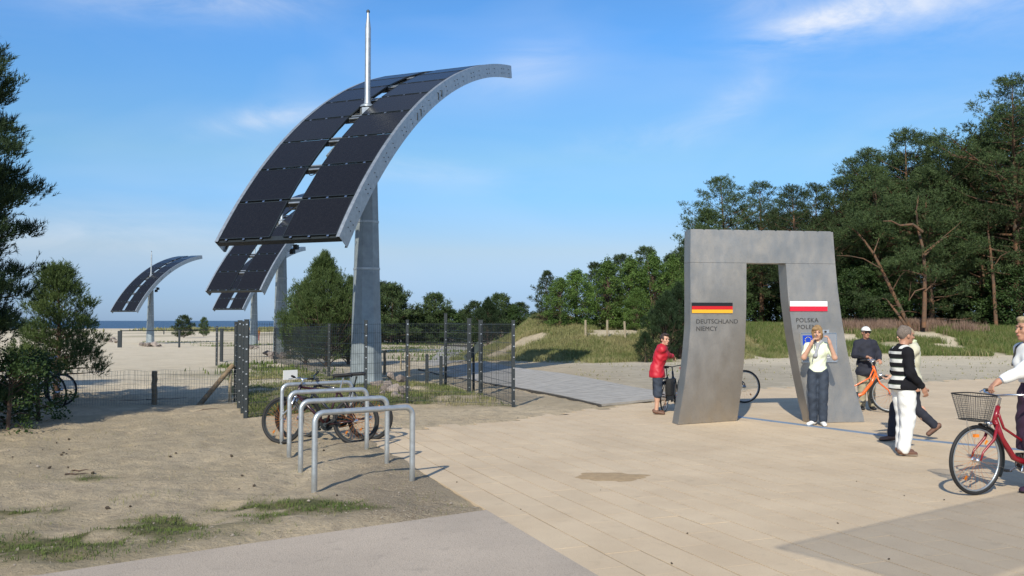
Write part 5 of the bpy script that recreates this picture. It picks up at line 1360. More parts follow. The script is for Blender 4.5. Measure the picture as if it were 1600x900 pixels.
# ============================================================ PEOPLE (signed distance fields turned into one continuous surface)
def surfnets(Fd, o, h):
    s = Fd < 0; nx, ny, nz = Fd.shape
    c = np.zeros((nx-1, ny-1, nz-1), np.int8)
    for i in (0, 1):
        for j in (0, 1):
            for k in (0, 1): c += s[i:nx-1+i, j:ny-1+j, k:nz-1+k]
    act = (c > 0) & (c < 8); I = np.argwhere(act); ids = np.full(act.shape, -1, np.int32); ids[act] = np.arange(len(I))
    acc = np.zeros((len(I), 3)); cnt = np.zeros(len(I))
    cor = [(i, j, k) for i in (0, 1) for j in (0, 1) for k in (0, 1)]
    val = {q: Fd[I[:, 0]+q[0], I[:, 1]+q[1], I[:, 2]+q[2]] for q in cor}
    for q in cor:
        for ax in range(3):
            if q[ax] == 0:
                p = list(q); p[ax] = 1; a, b = val[q], val[tuple(p)]; k = (a < 0) != (b < 0); t = np.where(k, a/(a-b+1e-12*(a == b)), 0)
                pos = np.array(q, float)[None, :].repeat(len(I), 0); pos[:, ax] += t; acc += pos*k[:, None]; cnt += k
    V = o+(I+acc/np.maximum(cnt, 1)[:, None])*h
    Q = []
    for ax in range(3):
        u, v = [(1, 2), (2, 0), (0, 1)][ax]
        sl0 = [slice(None)]*3; sl1 = [slice(None)]*3; sl0[ax] = slice(0, -1); sl1[ax] = slice(1, None)
        a, b = s[tuple(sl0)], s[tuple(sl1)]; E = np.argwhere(a != b); E = E[(E[:, u] > 0) & (E[:, v] > 0)]
        E = E[(E[:, u] < Fd.shape[u]-1) & (E[:, v] < Fd.shape[v]-1)]
        fl = a[E[:, 0], E[:, 1], E[:, 2]]
        def g(du, dv): T = E.copy(); T[:, u] -= du; T[:, v] -= dv; return ids[T[:, 0], T[:, 1], T[:, 2]]
        q = np.stack([g(1, 1), g(0, 1), g(0, 0), g(1, 0)], 1); q[~fl] = q[~fl][:, ::-1]; Q.append(q)
    return V, np.concatenate(Q)
class SDF:
    def __init__(s, k=.02): s.p = []; s.k = k; s.cuts = []; s.subs = []; s.wr = 0
    def cone(s, a, b, ra, rb, k=None, flat=None): s.p.append(('c', np.array(a, float), np.array(b, float), ra, rb, s.k if k is None else k, flat)); return s
    def ell(s, c, r, ax=None, k=None): s.p.append(('e', np.array(c, float), np.array(r, float), np.eye(3) if ax is None else np.array(ax, float), 0, s.k if k is None else k, None)); return s
    def cut(s, pt, n): s.cuts.append((np.array(pt, float), np.array(n, float)/np.linalg.norm(n))); return s     # removes the side the normal points to
    def sub(s, c, r): s.subs.append((np.array(c, float), np.array(r, float))); return s
    def build(s, h):
        lo = np.full(3, 1e9); hi = -lo
        for q in s.p:
            if q[0] == 'c': r = max(q[3], q[4]); lo = np.minimum(lo, np.minimum(q[1], q[2])-r); hi = np.maximum(hi, np.maximum(q[1], q[2])+r)
            else: r = q[2].max(); lo = np.minimum(lo, q[1]-r); hi = np.maximum(hi, q[1]+r)
        lo -= 3*h+.01; hi += 3*h+.01; n = np.ceil((hi-lo)/h).astype(int)+1
        Fd = np.full(n, .2, np.float32); ax = [lo[i]+np.arange(n[i])*h for i in range(3)]
        for q in s.p:
            k = q[5]; m = 3*k+3*h
            if q[0] == 'c': r = max(q[3], q[4]); a, b = np.minimum(q[1], q[2])-r-m, np.maximum(q[1], q[2])+r+m
            else: r = q[2].max(); a, b = q[1]-r-m, q[1]+r+m
            i0 = np.maximum(0, np.floor((a-lo)/h).astype(int)); i1 = np.minimum(n, np.ceil((b-lo)/h).astype(int)+1)
            sl = tuple(slice(i0[i], i1[i]) for i in range(3)); X, Y, Z = np.meshgrid(*[ax[i][sl[i]] for i in range(3)], indexing='ij')
            if q[0] == 'c':
                A, B = q[1], q[2]; e = B-A; L2 = e@e+1e-12; t = np.clip(((X-A[0])*e[0]+(Y-A[1])*e[1]+(Z-A[2])*e[2])/L2, 0, 1)
                dx, dy, dz = X-A[0]-t*e[0], Y-A[1]-t*e[1], Z-A[2]-t*e[2]
                if q[6] is not None:
                    fn = np.array(q[6][0], float); fn /= np.linalg.norm(fn); f = q[6][1]; dd = dx*fn[0]+dy*fn[1]+dz*fn[2]; g = dd*(1/f-1); dx = dx+g*fn[0]; dy = dy+g*fn[1]; dz = dz+g*fn[2]
                d = np.sqrt(dx*dx+dy*dy+dz*dz)-(q[3]+(q[4]-q[3])*t)
            else:
                C, rr, axx = q[1], q[2], q[3]; P = [((X-C[0])*axx[i][0]+(Y-C[1])*axx[i][1]+(Z-C[2])*axx[i][2])/rr[i] for i in range(3)]
                l = np.sqrt(P[0]**2+P[1]**2+P[2]**2)+1e-9; g = np.sqrt((P[0]/rr[0])**2+(P[1]/rr[1])**2+(P[2]/rr[2])**2)+1e-9; d = l*(l-1)/g
            f = Fd[sl]; hh = np.clip(.5+.5*(f-d)/k, 0, 1); Fd[sl] = f*(1-hh)+d*hh-k*hh*(1-hh)
        X, Y, Z = np.meshgrid(*ax, indexing='ij')
        if s.wr:   # cloth folds
            w = np.sin(X*31+np.sin(Z*17)*2+Y*9)*np.sin(Z*23+X*11+Y*27)+.6*np.sin(Z*47+X*29+np.sin(Y*31)*1.5); Fd += (w*s.wr).astype(np.float32)
        for c, r in s.subs: d = (1-np.sqrt(((X-c[0])/r[0])**2+((Y-c[1])/r[1])**2+((Z-c[2])/r[2])**2))*min(r); Fd = np.maximum(Fd, d)
        for p, nn in s.cuts: Fd = np.maximum(Fd, (X-p[0])*nn[0]+(Y-p[1])*nn[1]+(Z-p[2])*nn[2])
        return surfnets(Fd, lo, h)
def cloth(name, sdf, m, parent, h=.011):
    V, Q = sdf.build(h); me = npmesh(name, V, Q); o = link(name, me, m, parent, True); return o
SKIN = mat('skin', (.52, .30, .21), .5, 0, .06, 12, spec=.35); SKIN_T = mat('tanned skin', (.40, .21, .14), .5, 0, .08, 12, spec=.35)
def person(label, loc, rz, J, sc=1.0, top=None, pants=None, shoe=None, hair=None, skin=SKIN, cap=None, sole=None, extra=None, build=1.0, female=False, glasses=False, grip=(0, 0)):
    """J: joints in metres for a 1.70 m figure, +Y is where the person faces, +X the person's right... mirrored pairs L (x<0) and R (x>0)"""
    t = thing('person', label, 'person', loc, rz); t.scale = (sc,)*3
    V3 = lambda a: np.array(a, float)
    J = {k: V3(v) for k, v in J.items()}
    sh = J['sR']-J['sL']; sh /= np.linalg.norm(sh); up = J['neck']-(J['hL']+J['hR'])/2; up /= np.linalg.norm(up); fw = np.cross(up, sh); fw /= np.linalg.norm(fw)
    hp = J['hR']-J['hL']; hp /= np.linalg.norm(hp); hf = np.cross([0, 0, 1], hp)
    TX = [sh, fw, up]; HX = [hp, hf/np.linalg.norm(hf), V3([0, 0, 1])]
    mid = (J['hL']+J['hR'])/2; nk = J['neck']; hd = J['head']; hy = J.get('look', V3([0, 1, 0])); hy = hy/np.linalg.norm(hy)
    hx = np.cross(hy, [0, 0, 1]); hx /= np.linalg.norm(hx); hz = np.cross(hx, hy); HD = [hx, hy, hz]
    def H(x, y, z): return hd+hx*x+hy*y+hz*z
    def torso(s, g, low=True):
        w = build; ch = nk-up*.17
        s.ell(ch, (.155*w+g, .105*w+g, .17+g), TX, .05); s.ell((nk+mid)/2-up*.03, (.130*w+g, .098*w+g, .16+g), TX, .06)
        if low: s.ell(mid+V3([0, 0, .05]), (.150*w+g, .112*w+g, .12+g), HX, .06)
        for a in ('sL', 'sR'): s.cone(nk-up*.05, J[a]-up*.012, .060+g*.8, .047+g*.8, .05)
        if female:
            for q in (-1, 1): s.ell(ch+sh*q*.065+fw*.075-up*.02, (.055+g, .05+g, .055+g), TX, .04)
        if build > 1.05: s.ell((nk+mid)/2+fw*.05-up*.10, (.12*w+g, .10*w+g, .13+g), TX, .05)
    def arms(s, g, end=1.0, k=.03):
        for q in 'LR':
            S_, E_, W_ = J['s'+q], J['e'+q], J['w'+q]; E2 = S_+(E_-S_)*min(1, end*2); s.cone(S_, E2, .050*build+g, .050*build+(.041-.050*build)*min(1, end*2)+g, k)
            if end > .5: e2 = E_+(W_-E_)*(end-.5)*2; s.cone(E_, e2, .041+g, .041+g+(.027-.041)*(end-.5)*2, k)
            else: pass
    def legs(s, g, end=1.0, k=.035, straight=0):
        for q in 'LR':
            A, K_, N_ = J['h'+q], J['k'+q], J['a'+q]; s.cone(A, K_, .082*build+g, .055+g+straight, k)
            s.ell((A+K_)/2+V3([0, .0, .06]), (.075*build+g, .08*build+g, .17), None, .05)
            e2 = K_+(N_-K_)*end; s.cone(K_, e2, .055+g+straight, .055+g+(.036-.055)*end+straight*1.3, k)
            if not straight: s.ell(K_+(N_-K_)*.28-hf*.015, (.05+g, .055+g, .11), None, .04)
    # the body, one surface
    s = SDF(.02); torso(s, -.004); arms(s, 0); legs(s, 0)
    s.cone(nk-up*.05, hd-hz*.06-hy*.012, .056*min(build, 1.15), .052, .03)
    s.ell(H(0, -.012, .022), (.074, .093, .098), HD, .02); s.ell(H(0, .022, -.052), (.053, .066, .066), HD, .03); s.ell(H(0, .068, -.092), (.025, .02, .02), HD, .02)
    s.cone(H(0, .086, .012), H(0, .108, -.026), .009, .015, .012); s.ell(H(0, .089, -.058), (.024, .012, .012), HD, .01)
    for q in (-1, 1):
        s.ell(H(q*.031, .082, .030), (.024, .012, .008), HD, .012); s.ell(H(q*.077, -.008, -.008), (.011, .021, .032), HD, .008); s.ell(H(q*.038, .062, -.022), (.022, .02, .02), HD, .02)
    for q in 'LR':
        W_, E_ = J['w'+q], J['e'+q]; d = J.get('d'+q, W_-E_); d = d/np.linalg.norm(d); pn = J.get('p'+q, V3([0, 1, 0])); sd_ = np.cross(d, pn); sd_ /= np.linalg.norm(sd_)+1e-9; pn = np.cross(sd_, d)
        thumb = J.get('th'+q, None); 
        if thumb is not None and np.dot(sd_, thumb) < 0: sd_ = -sd_
        P = W_+d*.05; s.cone(W_, W_+d*.03, .027, .028, .02); s.ell(P, (.045, .036, .016), [d, sd_, pn], .02)
        cu = J.get('curl'+q, [.5])[0] if 'curl'+q in J else .5
        for i, (o, l) in enumerate(((.027, .070), (.009, .078), (-.009, .072), (-.026, .056))):
            b0 = W_+d*.088+sd_*o-(0 if i else 0); a = b0; ang = 0; r0 = .0088
            for seg in (.45, .32, .25):
                ang += cu*(1.05+.12*i); e = a+(d*math.cos(ang)+pn*math.sin(ang)+sd_*o*.8)*l*seg; s.cone(a, e, r0, r0*.9, .006); a = e; r0 *= .9
        a = W_+d*.028+sd_*.030; e = a+(d*.55+sd_*.75+pn*.25)*.036; s.cone(a, e, .012, .0105, .012); s.cone(e, e+(d*.8+sd_*.15+pn*.55)*.034, .0105, .009, .006)
        N_, T_ = J['a'+q], J['t'+q]; f = T_-N_; heel = N_-f*.28; dn = J.get('sole'+q, V3([0, 0, -1])); dn = dn/np.linalg.norm(dn)
        s.cone(N_, N_+dn*.03-f*.1, .036, .038, .02); s.cone(heel+dn*.042, T_+dn*.0, .034, .026, .02, (dn, .8))
    for nn in ('look',): pass
    V, Q = s.build(.0075); me = npmesh('body', V, Q); link('body', me, skin, t, True)
    # eyes, mouth and brows
    ey = MB()
    for q in (-1, 1): c = H(q*.031, .0815, .008); ey.lathe([(.0, -.009), (.008, -.006), (.0115, 0), (.008, .006), (0, .009)], 8, c)
    ey_m = M.get('eye') or mat('eye', (.10, .08, .07), .25); M['eye'] = ey_m; obj('eyes', ey, ey_m, t, True)
    mo = MB(); mo.tube([H(-.021, .097, -.058), H(-.010, .1015, -.0565), H(0, .103, -.0575), H(.010, .1015, -.0565), H(.021, .097, -.058)], [.001, .0042, .0045, .0042, .001], 6)
    lp = M.get('lip') or mat('lips', (.38, .12, .10), .45); M['lip'] = lp; obj('mouth', mo, lp, t, True)
    br = MB()
    for q in (-1, 1): br.tube([H(q*.014, .0945, .030), H(q*.032, .0925, .035), H(q*.050, .079, .030)], [.003, .0038, .002], 5)
    obj('eyebrows', br, M['bark'], t)
    if glasses:
        g = MB()
        for q in (-1, 1):
            g.box(H(q*.034, .104, .010), (.050, .006, .034), mtx=Matrix((hx, hy, hz)).transposed()); g.tube([H(q*.058, .10, .014), H(q*.080, -.005, .012)], .003, 4)
        g.tube([H(-.012, .105, .014), H(.012, .105, .014)], .003, 4); obj('sunglasses', g, mat('dark glass', (.01, .01, .012), .15), t)
    if hair:
        hm, style = hair; s = SDF(.02); s.ell(H(0, -.026, .036), (.082, .098, .100), HD)
        s.cut(H(0, .052, .0), (np.array(hy)*.86+np.array(hz)*-.30) if style != 'crop' else (np.array(hy)*.80-np.array(hz)*.60))
        if style == 'crop': s.cut(H(0, .058, .0), np.array(hy)); s.cut(H(0, 0, -.055), -np.array(hz))
        if style == 'bob':
            s = SDF(.025); s.ell(H(0, -.022, .034), (.093, .106, .108), HD); s.ell(H(0, -.045, -.045), (.090, .075, .09), HD)
            for q in (-1, 1): s.ell(H(q*.072, .012, -.02), (.022, .035, .075), HD)
            s.ell(H(.03, .068, .072), (.06, .035, .035), HD); s.sub(H(0, .105, -.03), (.062, .08, .082))
        if style == 'short': s.ell(H(0, -.06, -.01), (.075, .05, .06), HD); s.ell(H(.0, .045, .098), (.055, .045, .03), HD); s.sub(H(0, .11, -.02), (.085, .075, .085))
        s.wr = .004; cloth('hair', s, hm, t, .009)
    if cap:
        s = SDF(.01); s.ell(H(0, -.008, .045), (.090, .106, .086), HD); s.cut(H(0, 0, .040), -np.array(hz)); c = cloth('cap', s, cap, t, .009)
        b = SDF(.01); b.ell(H(0, .105, .048), (.070, .070, .010), HD); b.cut(H(0, .07, 0), -np.array(hy)); cloth('peak', b, cap, c, .006)
    ctx = dict(t=t, J=J, torso=torso, arms=arms, legs=legs, H=H, mid=mid, nk=nk, up=up, fw=fw, sh=sh, HD=HD, HX=HX, TX=TX, hy=hy, hx=hx, hz=hz)
    if pants:
        m, end, st, g = pants; s = SDF(.02); legs(s, g, end, .03, st); s.ell(mid+V3([0, 0, .045]), (.150*build+g, .112*build+g, .125+g), HX, .05)
        s.wr = .0045
        s.cut(mid+V3([0, 0, .135]), (0, 0, 1))
        if end < 1:
            pass
        cloth('trousers', s, m, t, .010)
    if top:
        m, sleeve, hem, g = top[:4]; s = SDF(.03); torso(s, g); 
        arms(s, g*.7, sleeve, .035); s.cut(mid+V3([0, 0, hem]), (0, 0, -1)); s.sub(nk+up*.045+fw*.035, (.064, .07, .052)); s.wr = .0048
        if hem < -.02: s.ell(mid+V3([0, 0, hem*.6]), (.168*build+g, .135*build+g, .16), HX, .06)
        cloth(top[4] if len(top) > 4 else 'shirt', s, m, t, .010)
    if shoe:
        for q in 'LR':
            N_, T_ = J['a'+q], J['t'+q]; f = T_-N_; dn = J.get('sole'+q, V3([0, 0, -1])); dn = dn/np.linalg.norm(dn)
            s = SDF(.012); s.cone(N_-f*.28+dn*.036, T_+dn*.0, .044, .038, .015, (dn, .85)); s.cone(N_+dn*.0, N_+dn*.03, .043, .045, .02); s.cut(N_-dn*.015, -dn); s.cut(T_+dn*.026, dn)
            o = cloth('shoe', s, shoe, t, .008)
            if sole is not None:
                s = SDF(.01); s.cone(N_-f*.28+dn*.036, T_+dn*0, .047, .041, .015); s.cut(N_-f*0+dn*.060, -dn); s.cut(N_+dn*.078, dn); cloth('sole', s, sole, o, .007)
    if extra: extra(ctx)
    return t
ST = dict(head=(0, .02, 1.585), neck=(0, -.005, 1.44), sL=(-.162, -.01, 1.365), sR=(.162, -.01, 1.365), eL=(-.215, -.03, 1.11), eR=(.215, -.03, 1.11), wL=(-.225, .06, .87), wR=(.225, .06, .87),
          hL=(-.088, 0, .90), hR=(.088, 0, .90), kL=(-.095, .02, .49), kR=(.095, .02, .49), aL=(-.10, -.02, .085), aR=(.10, -.02, .085), tL=(-.12, .12, .03), tR=(.12, .12, .03))
def pose(**k): d = dict(ST); d.update(k); return d
def toloc(w, loc, rz, sc):       # world point -> figure coordinates
    v = Matrix.Rotation(-rz, 3, 'Z') @ (Vector(w)-Vector(loc)); return np.array(v)/sc
def face(loc, tgt): return math.atan2(tgt[1]-loc[1], tgt[0]-loc[0])-PI/2
jeans = mat('dark denim', (.020, .029, .046), .8, 0, 0, 5, col2=(.038, .052, .080)); white_c = mat('white cotton', (.74, .74, .72), .8, 0, .03, 6)
# 1 woman photographing
loc = at(1279, 665); loc.z = 0; rz = face(loc, (0, 0)); sc = .955
lime = mat('pale lime and white shirt', (.66, .74, .50), .8, 0, 0, 3, col2=(.74, .77, .66))
def cam_extra(c):
    t = c['t']; H = c['H']; hm = Matrix((c['hx'], c['hy'], c['hz'])).transposed()
    b = MB(); b.box(H(-.135, .155, .03), (.10, .026, .062), mtx=hm); o = obj('camera', b, M['chrome'], t); b = MB(); p = H(-.13, .17, .028); b.tube([p, np.array(p)+np.array(c['hy'])*.03], .02, 12); obj('lens', b, M['black'], o)
    b = MB(); J = c['J']; p0 = np.array(c['nk']); pts = [H(.02, .12, -.01), p0+np.array((.05, .13, -.06)), p0+np.array((.06, .135, -.20)), p0+np.array((.09, .14, -.34))]; b.tube(pts, .007, 6); obj('strap', b, mat('grey strap', (.12, .13, .16), .7), t)
    s = SDF(.02); s.cone(p0+np.array((-.06, .06, .0)), p0+np.array((.0, .10, -.07)), .028, .024); s.cone(p0+np.array((.06, .06, 0)), p0+np.array((.0, .10, -.07)), .028, .024); s.cone(p0+np.array((.0, .10, -.07)), p0+np.array((.035, .128, -.24)), .026, .035); s.wr = .004
    cloth('scarf', s, mat('grey scarf', (.30, .31, .34), .85, 0, .2, 14), t, .009)
p_w = person('blonde woman in pale lime shirt and jeans taking a photograph before the gate', loc, rz,
       pose(eL=(-.275, .10, 1.17), wL=(-.195, .17, 1.43), eR=(.225, .12, 1.17), wR=(.105, .17, 1.40), dL=(.25, .0, .95), dR=(-.4, .0, .9), pL=(1, -.2, 0), pR=(-1, -.2, 0), thL=(0, -1, 0), thR=(0, -1, 0),
            aL=(-.075, 0, .085), tL=(-.10, .13, .03), aR=(.085, -.03, .085), tR=(.16, .08, .03), kL=(-.075, .03, .49), kR=(.085, .02, .49)), sc,
       top=(lime, .38, .02, .016), pants=(jeans, .94, .018, .010), shoe=white_c, hair=(mat('blonde hair', (.26, .16, .07), .6, 0, .3, 30), 'bob'), female=True, build=.92, extra=cam_extra)
# 2 man in the striped jumper
loc = at(1412, 711); loc.z = 0; rz = face(loc, (loc.x+1, loc.y+.12)); sc = .965
stripe = bpy.data.materials.new('striped jumper'); stripe.use_nodes = True
def stripe_nodes():
    nt = stripe.node_tree; N = nt.nodes; L = nt.links; b = N['Principled BSDF']; b.inputs['Roughness'].default_value = .9; b.inputs['Specular IOR Level'].default_value = .2
    tc = N.new('ShaderNodeTexCoord'); sp = N.new('ShaderNodeSeparateXYZ'); L.new(tc.outputs['Object'], sp.inputs[0])
    def m(op, a, c=None, d=None):
        n = N.new('ShaderNodeMath'); n.operation = op
        for i, v in enumerate((a, c, d)):
            if v is None: continue
            if isinstance(v, (int, float)): n.inputs[i].default_value = v
            else: L.new(v, n.inputs[i])
        return n.outputs[0]
    z = sp.outputs['Z']; fz = m('FRACT', m('DIVIDE', m('SUBTRACT', z, .835), .113)); white = m('MULTIPLY', m('GREATER_THAN', fz, .47), m('LESS_THAN', fz, .90))
    white = m('MULTIPLY', white, m('LESS_THAN', z, 1.375)); green = m('MULTIPLY', m('GREATER_THAN', fz, .90), m('LESS_THAN', z, 1.375))
    # the sleeve nearer the camera is plain black
    x = sp.outputs['X']; body = m('LESS_THAN', x, .150); far = m('GREATER_THAN', x, .20)
    white = m('MULTIPLY', white, body); green = m('MULTIPLY', green, body)
    yoke = m('MULTIPLY', m('GREATER_THAN', z, 1.412), m('GREATER_THAN', m('ABSOLUTE', x), .07)); white = m('MAXIMUM', white, m('MULTIPLY', yoke, m('LESS_THAN', m('ABSOLUTE', x), .12)))
    a = N.new('ShaderNodeMix'); a.data_type = 'RGBA'; a.inputs['A'].default_value = (.010, .010, .013, 1); a.inputs['B'].default_value = (.035, .055, .035, 1); L.new(green, a.inputs['Factor'])
    c = N.new('ShaderNodeMix'); c.data_type = 'RGBA'; L.new(a.outputs['Result'], c.inputs['A']); c.inputs['B'].default_value = (.58, .58, .55, 1); L.new(white, c.inputs['Factor']); L.new(c.outputs['Result'], b.inputs['Base Color'])
    n = N.new('ShaderNodeTexNoise'); n.inputs['Scale'].default_value = 120; L.new(tc.outputs['Object'], n.inputs['Vector']); bp = N.new('ShaderNodeBump'); bp.inputs['Strength'].default_value = .4; bp.inputs['Distance'].default_value = .004; L.new(n.outputs['Fac'], bp.inputs['Height']); L.new(bp.outputs[0], b.inputs['Normal'])
stripe_nodes()
sandal = mat('brown leather', (.14, .07, .045), .6, 0, .2, 20)
person('man in black, white and green striped jumper and white trousers standing side-on', loc, rz,
       pose(head=(0, .06, 1.585), neck=(0, .0, 1.44), look=(0, 1, -.04), eR=(.225, -.02, 1.10), wR=(.22, .16, .90), eL=(-.215, .02, 1.10), wL=(-.20, .25, .93), dR=(0, .35, -.8), dL=(0, .45, -.7), pR=(-1, 0, 0), pL=(1, 0, 0), thR=(0, 1, 0), thL=(0, 1, 0),
            kR=(.09, .02, .49), aR=(.10, -.06, .085), tR=(.11, .09, .03), kL=(-.085, .06, .49), aL=(-.09, .02, .085), tL=(-.10, .17, .03)), sc,
       top=(stripe, .92, -.03, .022, 'jumper'), pants=(white_c, .95, .022, .014), shoe=sandal, sole=mat('rubber sole', (.30, .25, .20), .8), hair=(mat('grey cropped hair', (.15, .12, .10), .9, 0, .45, 70), 'crop'), skin=SKIN_T, build=1.08)
# 3 person in cream jacket walking behind him
loc = at(1424, 689); loc.z = 0; rz = face(loc, (loc.x-1, loc.y+.15)); sc = .97
cream = mat('cream jacket', (.52, .50, .38), .85, 0, .06, 5); navy = mat('navy cloth', (.016, .018, .030), .85, 0, .2, 8)
def collar(c):
    s = SDF(.02); nk = np.array(c['nk'])
    for k in range(9): a = -2.6+5.2*k/8; s.cone(nk+np.array((math.sin(a)*.075, math.cos(a)*.075, .03)), nk+np.array((math.sin(a+.5)*.075, math.cos(a+.5)*.075, .03)), .022, .022)
    cloth('collar', s, mat('pale green collar', (.55, .62, .40), .85), c['t'], .009)
person('person in cream jacket and dark trousers striding behind the striped man', loc, rz,
       pose(head=(0, .06, 1.55), eL=(-.22, .12, 1.13), wL=(-.18, .30, .98), eR=(.23, -.10, 1.12), wR=(.21, .02, .90), kL=(-.09, .24, .50), aL=(-.09, .30, .085), tL=(-.10, .44, .03),
            hL=(-.088, .02, .89), hR=(.088, -.02, .89), kR=(.095, -.10, .47), aR=(.09, -.36, .22), tR=(.10, -.27, .10), soleR=(0, -.62, -.78)), sc,
       top=(cream, .95, -.10, .035, 'jacket'), pants=(navy, .93, .010, .012), shoe=sandal, sole=M['black'], hair=(mat('light hair', (.33, .25, .15), .7, 0, .2, 30), 'short'), extra=collar)
# 4 man with the white cap
loc = at(1354, 640); loc.z = 0; rz = face(loc, (loc.x-.28, 0)); sc = .935
def hang(c): pass
g0 = or_g[0]; 
person('man in white cap, sunglasses and dark padded jacket standing behind the orange bicycle', loc, rz,
       pose(head=(.0, .03, 1.59), eL=(-.26, .0, 1.14), wL=(-.205, .17, 1.03), eR=(.25, .06, 1.13), wR=(.10, .30, 1.10), dR=(-.45, .85, -.05), pR=(0, 0, -1), thR=(-1, 0, .2), dL=(.1, .8, -.2), pL=(0, 0, -1), thL=(1, 0, 0),
            aL=(-.11, 0, .085), aR=(.10, .02, .085)), sc,
       top=(navy, .94, -.20, .036, 'jacket'), pants=(mat('khaki trousers', (.33, .29, .20), .85, 0, .08, 6), .96, .016, .014), shoe=M['black'], sole=M['black'], cap=white_c, hair=(mat('dark grey hair', (.10, .09, .08), .8), 'crop'), skin=SKIN_T, build=1.06, glasses=True)
# 5 woman in the red jacket with the dark bicycle
loc = at(1027, 647); loc.z = 0; rz = face(loc, (loc.x+1.2, loc.y-.15)); sc = .885
redj = mat('red rain jacket', (.46, .012, .028), .55, 0, .1, 5)
gl = [toloc(p, loc, rz, sc) for p in dk_g[:2]]; gl.sort(key=lambda p: p[0])
def grip_pose(p, s): return p
def lim(S_, W_, L1_=.29, L2_=.26, bend=(0, -.3, -1)):
    """elbow position for a shoulder and wrist"""
    S_, W_ = np.array(S_, float), np.array(W_, float); v = W_-S_; d = np.linalg.norm(v)
    if d > (L1_+L2_)*.985: W_ = S_+v/d*(L1_+L2_)*.985; v = W_-S_; d = np.linalg.norm(v)
    a = (L1_**2-L2_**2+d*d)/(2*d); h_ = math.sqrt(max(1e-6, L1_**2-a*a)); b = np.array(bend, float); u = v/d; b = b-u*(b@u); b /= np.linalg.norm(b); return S_+u*a+b*h_, W_
def rest(loc, rz, sc, w, S_, back=.085, bend=(0, -.3, -1)):
    p = toloc(w, loc, rz, sc); v = p-np.array(S_); v = v/np.linalg.norm(v); E_, W_ = lim(S_, p-v*back*.9+np.array([0, 0, .018]), bend=bend); return E_, W_, v
SL, SR = (-.160, .10, 1.355), (.160, .10, 1.355)
gs = sorted(dk_g[:2], key=lambda p: toloc(p, loc, rz, sc)[0])
eL, wL, dL = rest(loc, rz, sc, gs[0], SL); eR, wR, dR = rest(loc, rz, sc, gs[1], SR)
person('dark-haired woman in red rain jacket and denim knee shorts standing over a black bicycle', loc, rz,
       pose(head=(0, .17, 1.55), neck=(0, .12, 1.415), sL=SL, sR=SR, eL=eL, wL=wL, dL=dL, eR=eR, wR=wR, dR=dR, pL=(0, 0, -1), pR=(0, 0, -1), thL=(1, 0, 0), thR=(-1, 0, 0), look=(.85, .6, -.1)), sc,
       top=(redj, .95, -.14, .034, 'jacket'), pants=(jeans, .22, .018, .012), shoe=sandal, hair=(mat('dark brown hair', (.035, .02, .015), .6, 0, .2, 30), 'short'), female=True, skin=SKIN)
# her sandals
# 6 woman with the red bicycle
loc = Vector((5.30, 9.12, 0)); rz = face(loc, (loc.x-1, loc.y-.05)); sc = 1.03
plum = mat('plum dress', (.045, .018, .045), .8, 0, .15, 6)
SL, SR = (-.165, .02, 1.38), (.165, .02, 1.38); bk = sorted(red_g[2:4], key=lambda p: p.x)[0]
hand_t = Vector((4.72, 8.98, 1.115)) if False else red_g[2]
eL, wL, dL = rest(loc, rz, sc, red_g[2]+Vector((-.02, 0, .02)), SL, bend=(-.3, -.2, -1)) if toloc(red_g[2], loc, rz, sc)[0] < 0 else rest(loc, rz, sc, red_g[3], SL, bend=(-.3, -.2, -1))
gr = max(red_g[:2], key=lambda p: p.x); eR, wR, dR = rest(loc, rz, sc, gr, SR)
def dress(c):
    s = SDF(.04); c['torso'](s, .012); m_ = np.array(c['mid'])
    s.cone(m_+(0, 0, .02), m_+(0, -.01, -.22), .165, .185, .06, ((0, 1, 0), .8)); s.cone(m_+(0, 0, -.22), m_+(0, -.01, -.50), .185, .21, .06, ((0, 1, 0), .8)); s.cut(m_+(0, 0, -.50), (0, 0, -1)); s.cut(np.array(c['nk'])-np.array(c['up'])*.075, c['up']); s.wr = .005
    cloth('dress', s, plum, c['t'], .010)
    nk = np.array(c['nk']); sh = np.array(c['sh'])
    for q in (-1, 1):
        b = MB(); b.tube([nk+sh*.10*q+(0, -.14, -.25), nk+sh*.10*q+(0, -.10, -.0), nk+sh*.095*q+(0, 0, .035), nk+sh*.10*q+(0, .10, -.04), nk+sh*.12*q+(0, .13, -.22)], .018, 8, flat=.4); obj('rucksack_strap', b, M['black'], c['t'])
    s = SDF(.03); s.ell(nk+(0, -.20, -.24), (.14, .09, .20)); s.wr = .004; cloth('rucksack', s, navy, c['t'], .012)
    J = c['J']; b = MB(); d = (J['wL']-J['eL']); d /= np.linalg.norm(d); b.tube([J['wL']-d*.03, J['wL']-d*.01], .034, 10); obj('wristwatch', b, M['chrome'], c['t'])
person('short-haired woman in white jacket and plum clothes with the red bicycle', loc, rz,
       pose(head=(0, .07, 1.585), neck=(0, .01, 1.44), sL=SL, sR=SR, eL=eL, wL=wL, dL=dL, eR=eR, wR=wR, dR=dR, pL=(0, 0, -1), pR=(0, 0, -1), thL=(1, 0, 0), thR=(-1, 0, 0), look=(-.12, 1, .0),
            kL=(-.09, .10, .49), aL=(-.09, .06, .085), tL=(-.1, .20, .03), aR=(.09, -.18, .10), tR=(.10, -.04, .03)), sc,
       top=(white_c, .88, .16, .030, 'jacket'), pants=(plum, .95, .012, .010), shoe=plum, sole=M['black'], hair=(mat('streaked short hair', (.10, .065, .035), .6, 0, 0, 26, col2=(.48, .38, .22)), 'short'), female=True, skin=SKIN_T, extra=dress)
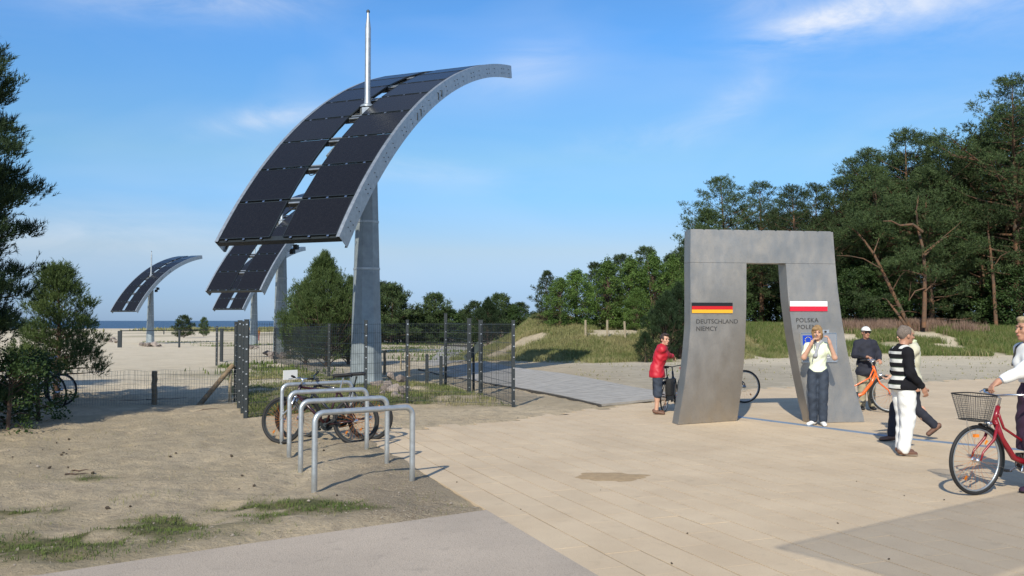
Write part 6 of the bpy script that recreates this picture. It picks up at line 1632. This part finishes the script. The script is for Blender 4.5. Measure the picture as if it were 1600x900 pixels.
# far figures, a few pixels each
def tiny(px, d, rz, label, shirt, pants, cyc=False, hat=None):
    X = (px-800)/FOC*d; z = gz(X, d); t = thing('person', label, 'person', (X, d, z+(.10 if cyc else 0)), rz)
    s = SDF(.03)
    kn = .25 if cyc else .03; lift = .22 if cyc else 0
    def P(x, y, zz): return (x, y, zz+(.12 if cyc else 0))
    s.ell(P(0, .02+lift, 1.58), (.075, .09, .11)); s.cone(P(0, lift, 1.38), P(0, .01+lift, 1.5), .055, .05); s.cone(P(0, lift*.8, 1.25), P(0, 0, .95), .15, .14)
    for q in (-1, 1):
        s.cone(P(q*.13, lift*.8, 1.36), P(q*.22, .05+lift, 1.10), .05, .04); s.cone(P(q*.22, .05+lift, 1.10), P(q*.2, .25+lift, 1.0), .04, .03); s.cone(P(q*.2, .25+lift, 1.0), P(q*.2, .33+lift, .98), .03, .02)
        s.cone(P(q*.09, 0, .92), P(q*.1, kn*(1 if q > 0 else .7), .50), .085, .055); s.cone(P(q*.1, kn*(1 if q > 0 else .7), .5), P(q*.1, .02+kn*.4, .1+(.0 if q > 0 else .12*cyc)), .055, .04); s.cone(P(q*.1, kn*.4, .07+(.0 if q > 0 else .12*cyc)), P(q*.1, .14+kn*.4, .05+(.0 if q > 0 else .12*cyc)), .035, .03)
    V, Q = s.build(.02); link('body', npmesh('body', V, Q), SKIN, t, True)
    s = SDF(.03); s.cone(P(0, lift*.8, 1.25), P(0, 0, .92), .17, .16)
    for q in (-1, 1): s.cone(P(q*.13, lift*.8, 1.36), P(q*.22, .05+lift, 1.10), .065, .055)
    cloth('shirt', s, shirt, t, .02)
    s = SDF(.02)
    for q in (-1, 1): s.cone(P(q*.09, 0, .92), P(q*.1, kn*(1 if q > 0 else .7), .50), .10, .07); s.cone(P(q*.1, kn*(1 if q > 0 else .7), .5), P(q*.1, .02+kn*.4, .2+(.0 if q > 0 else .12*cyc)), .07, .06)
    cloth('trousers', s, pants, t, .02)
    s = SDF(.01); s.ell(P(0, -.01+lift, 1.62), (.09, .10, .09)); s.cut(P(0, 0, 1.58), (0, .5, -1)); cloth('helmet' if hat else 'hair', s, hat or M['bark'], t, .02)
    return t
orange_c = mat('orange shirt', (.75, .28, .03), .8)
tiny(603, 92, R(180)+.3, 'cyclist in dark clothes and white helmet riding on the far boardwalk', navy, navy, True, white_c)
X = (603-800)/FOC*92; bicycle('bicycle ridden by the distant cyclist on the far boardwalk', Vector((X+.13, 92.35, gz(X, 92)+.10)), R(180)+.3, 'city', (.02, .02, .02), dark_parts=True)
tiny(386.5, 120, .3, 'distant walker in dark clothes left of the third pole', navy, white_c); tiny(390.8, 121, 2.8, 'distant walker with pale trousers close to the third pole', navy, white_c)
tiny(405, 118, 2.2, 'distant person in orange just right of the third pole', orange_c, mat('pink shorts', (.5, .2, .16), .8))
tiny(277, 140, 1, 'tiny walker on the beach crest beside the round bush', white_c, navy) if False else None
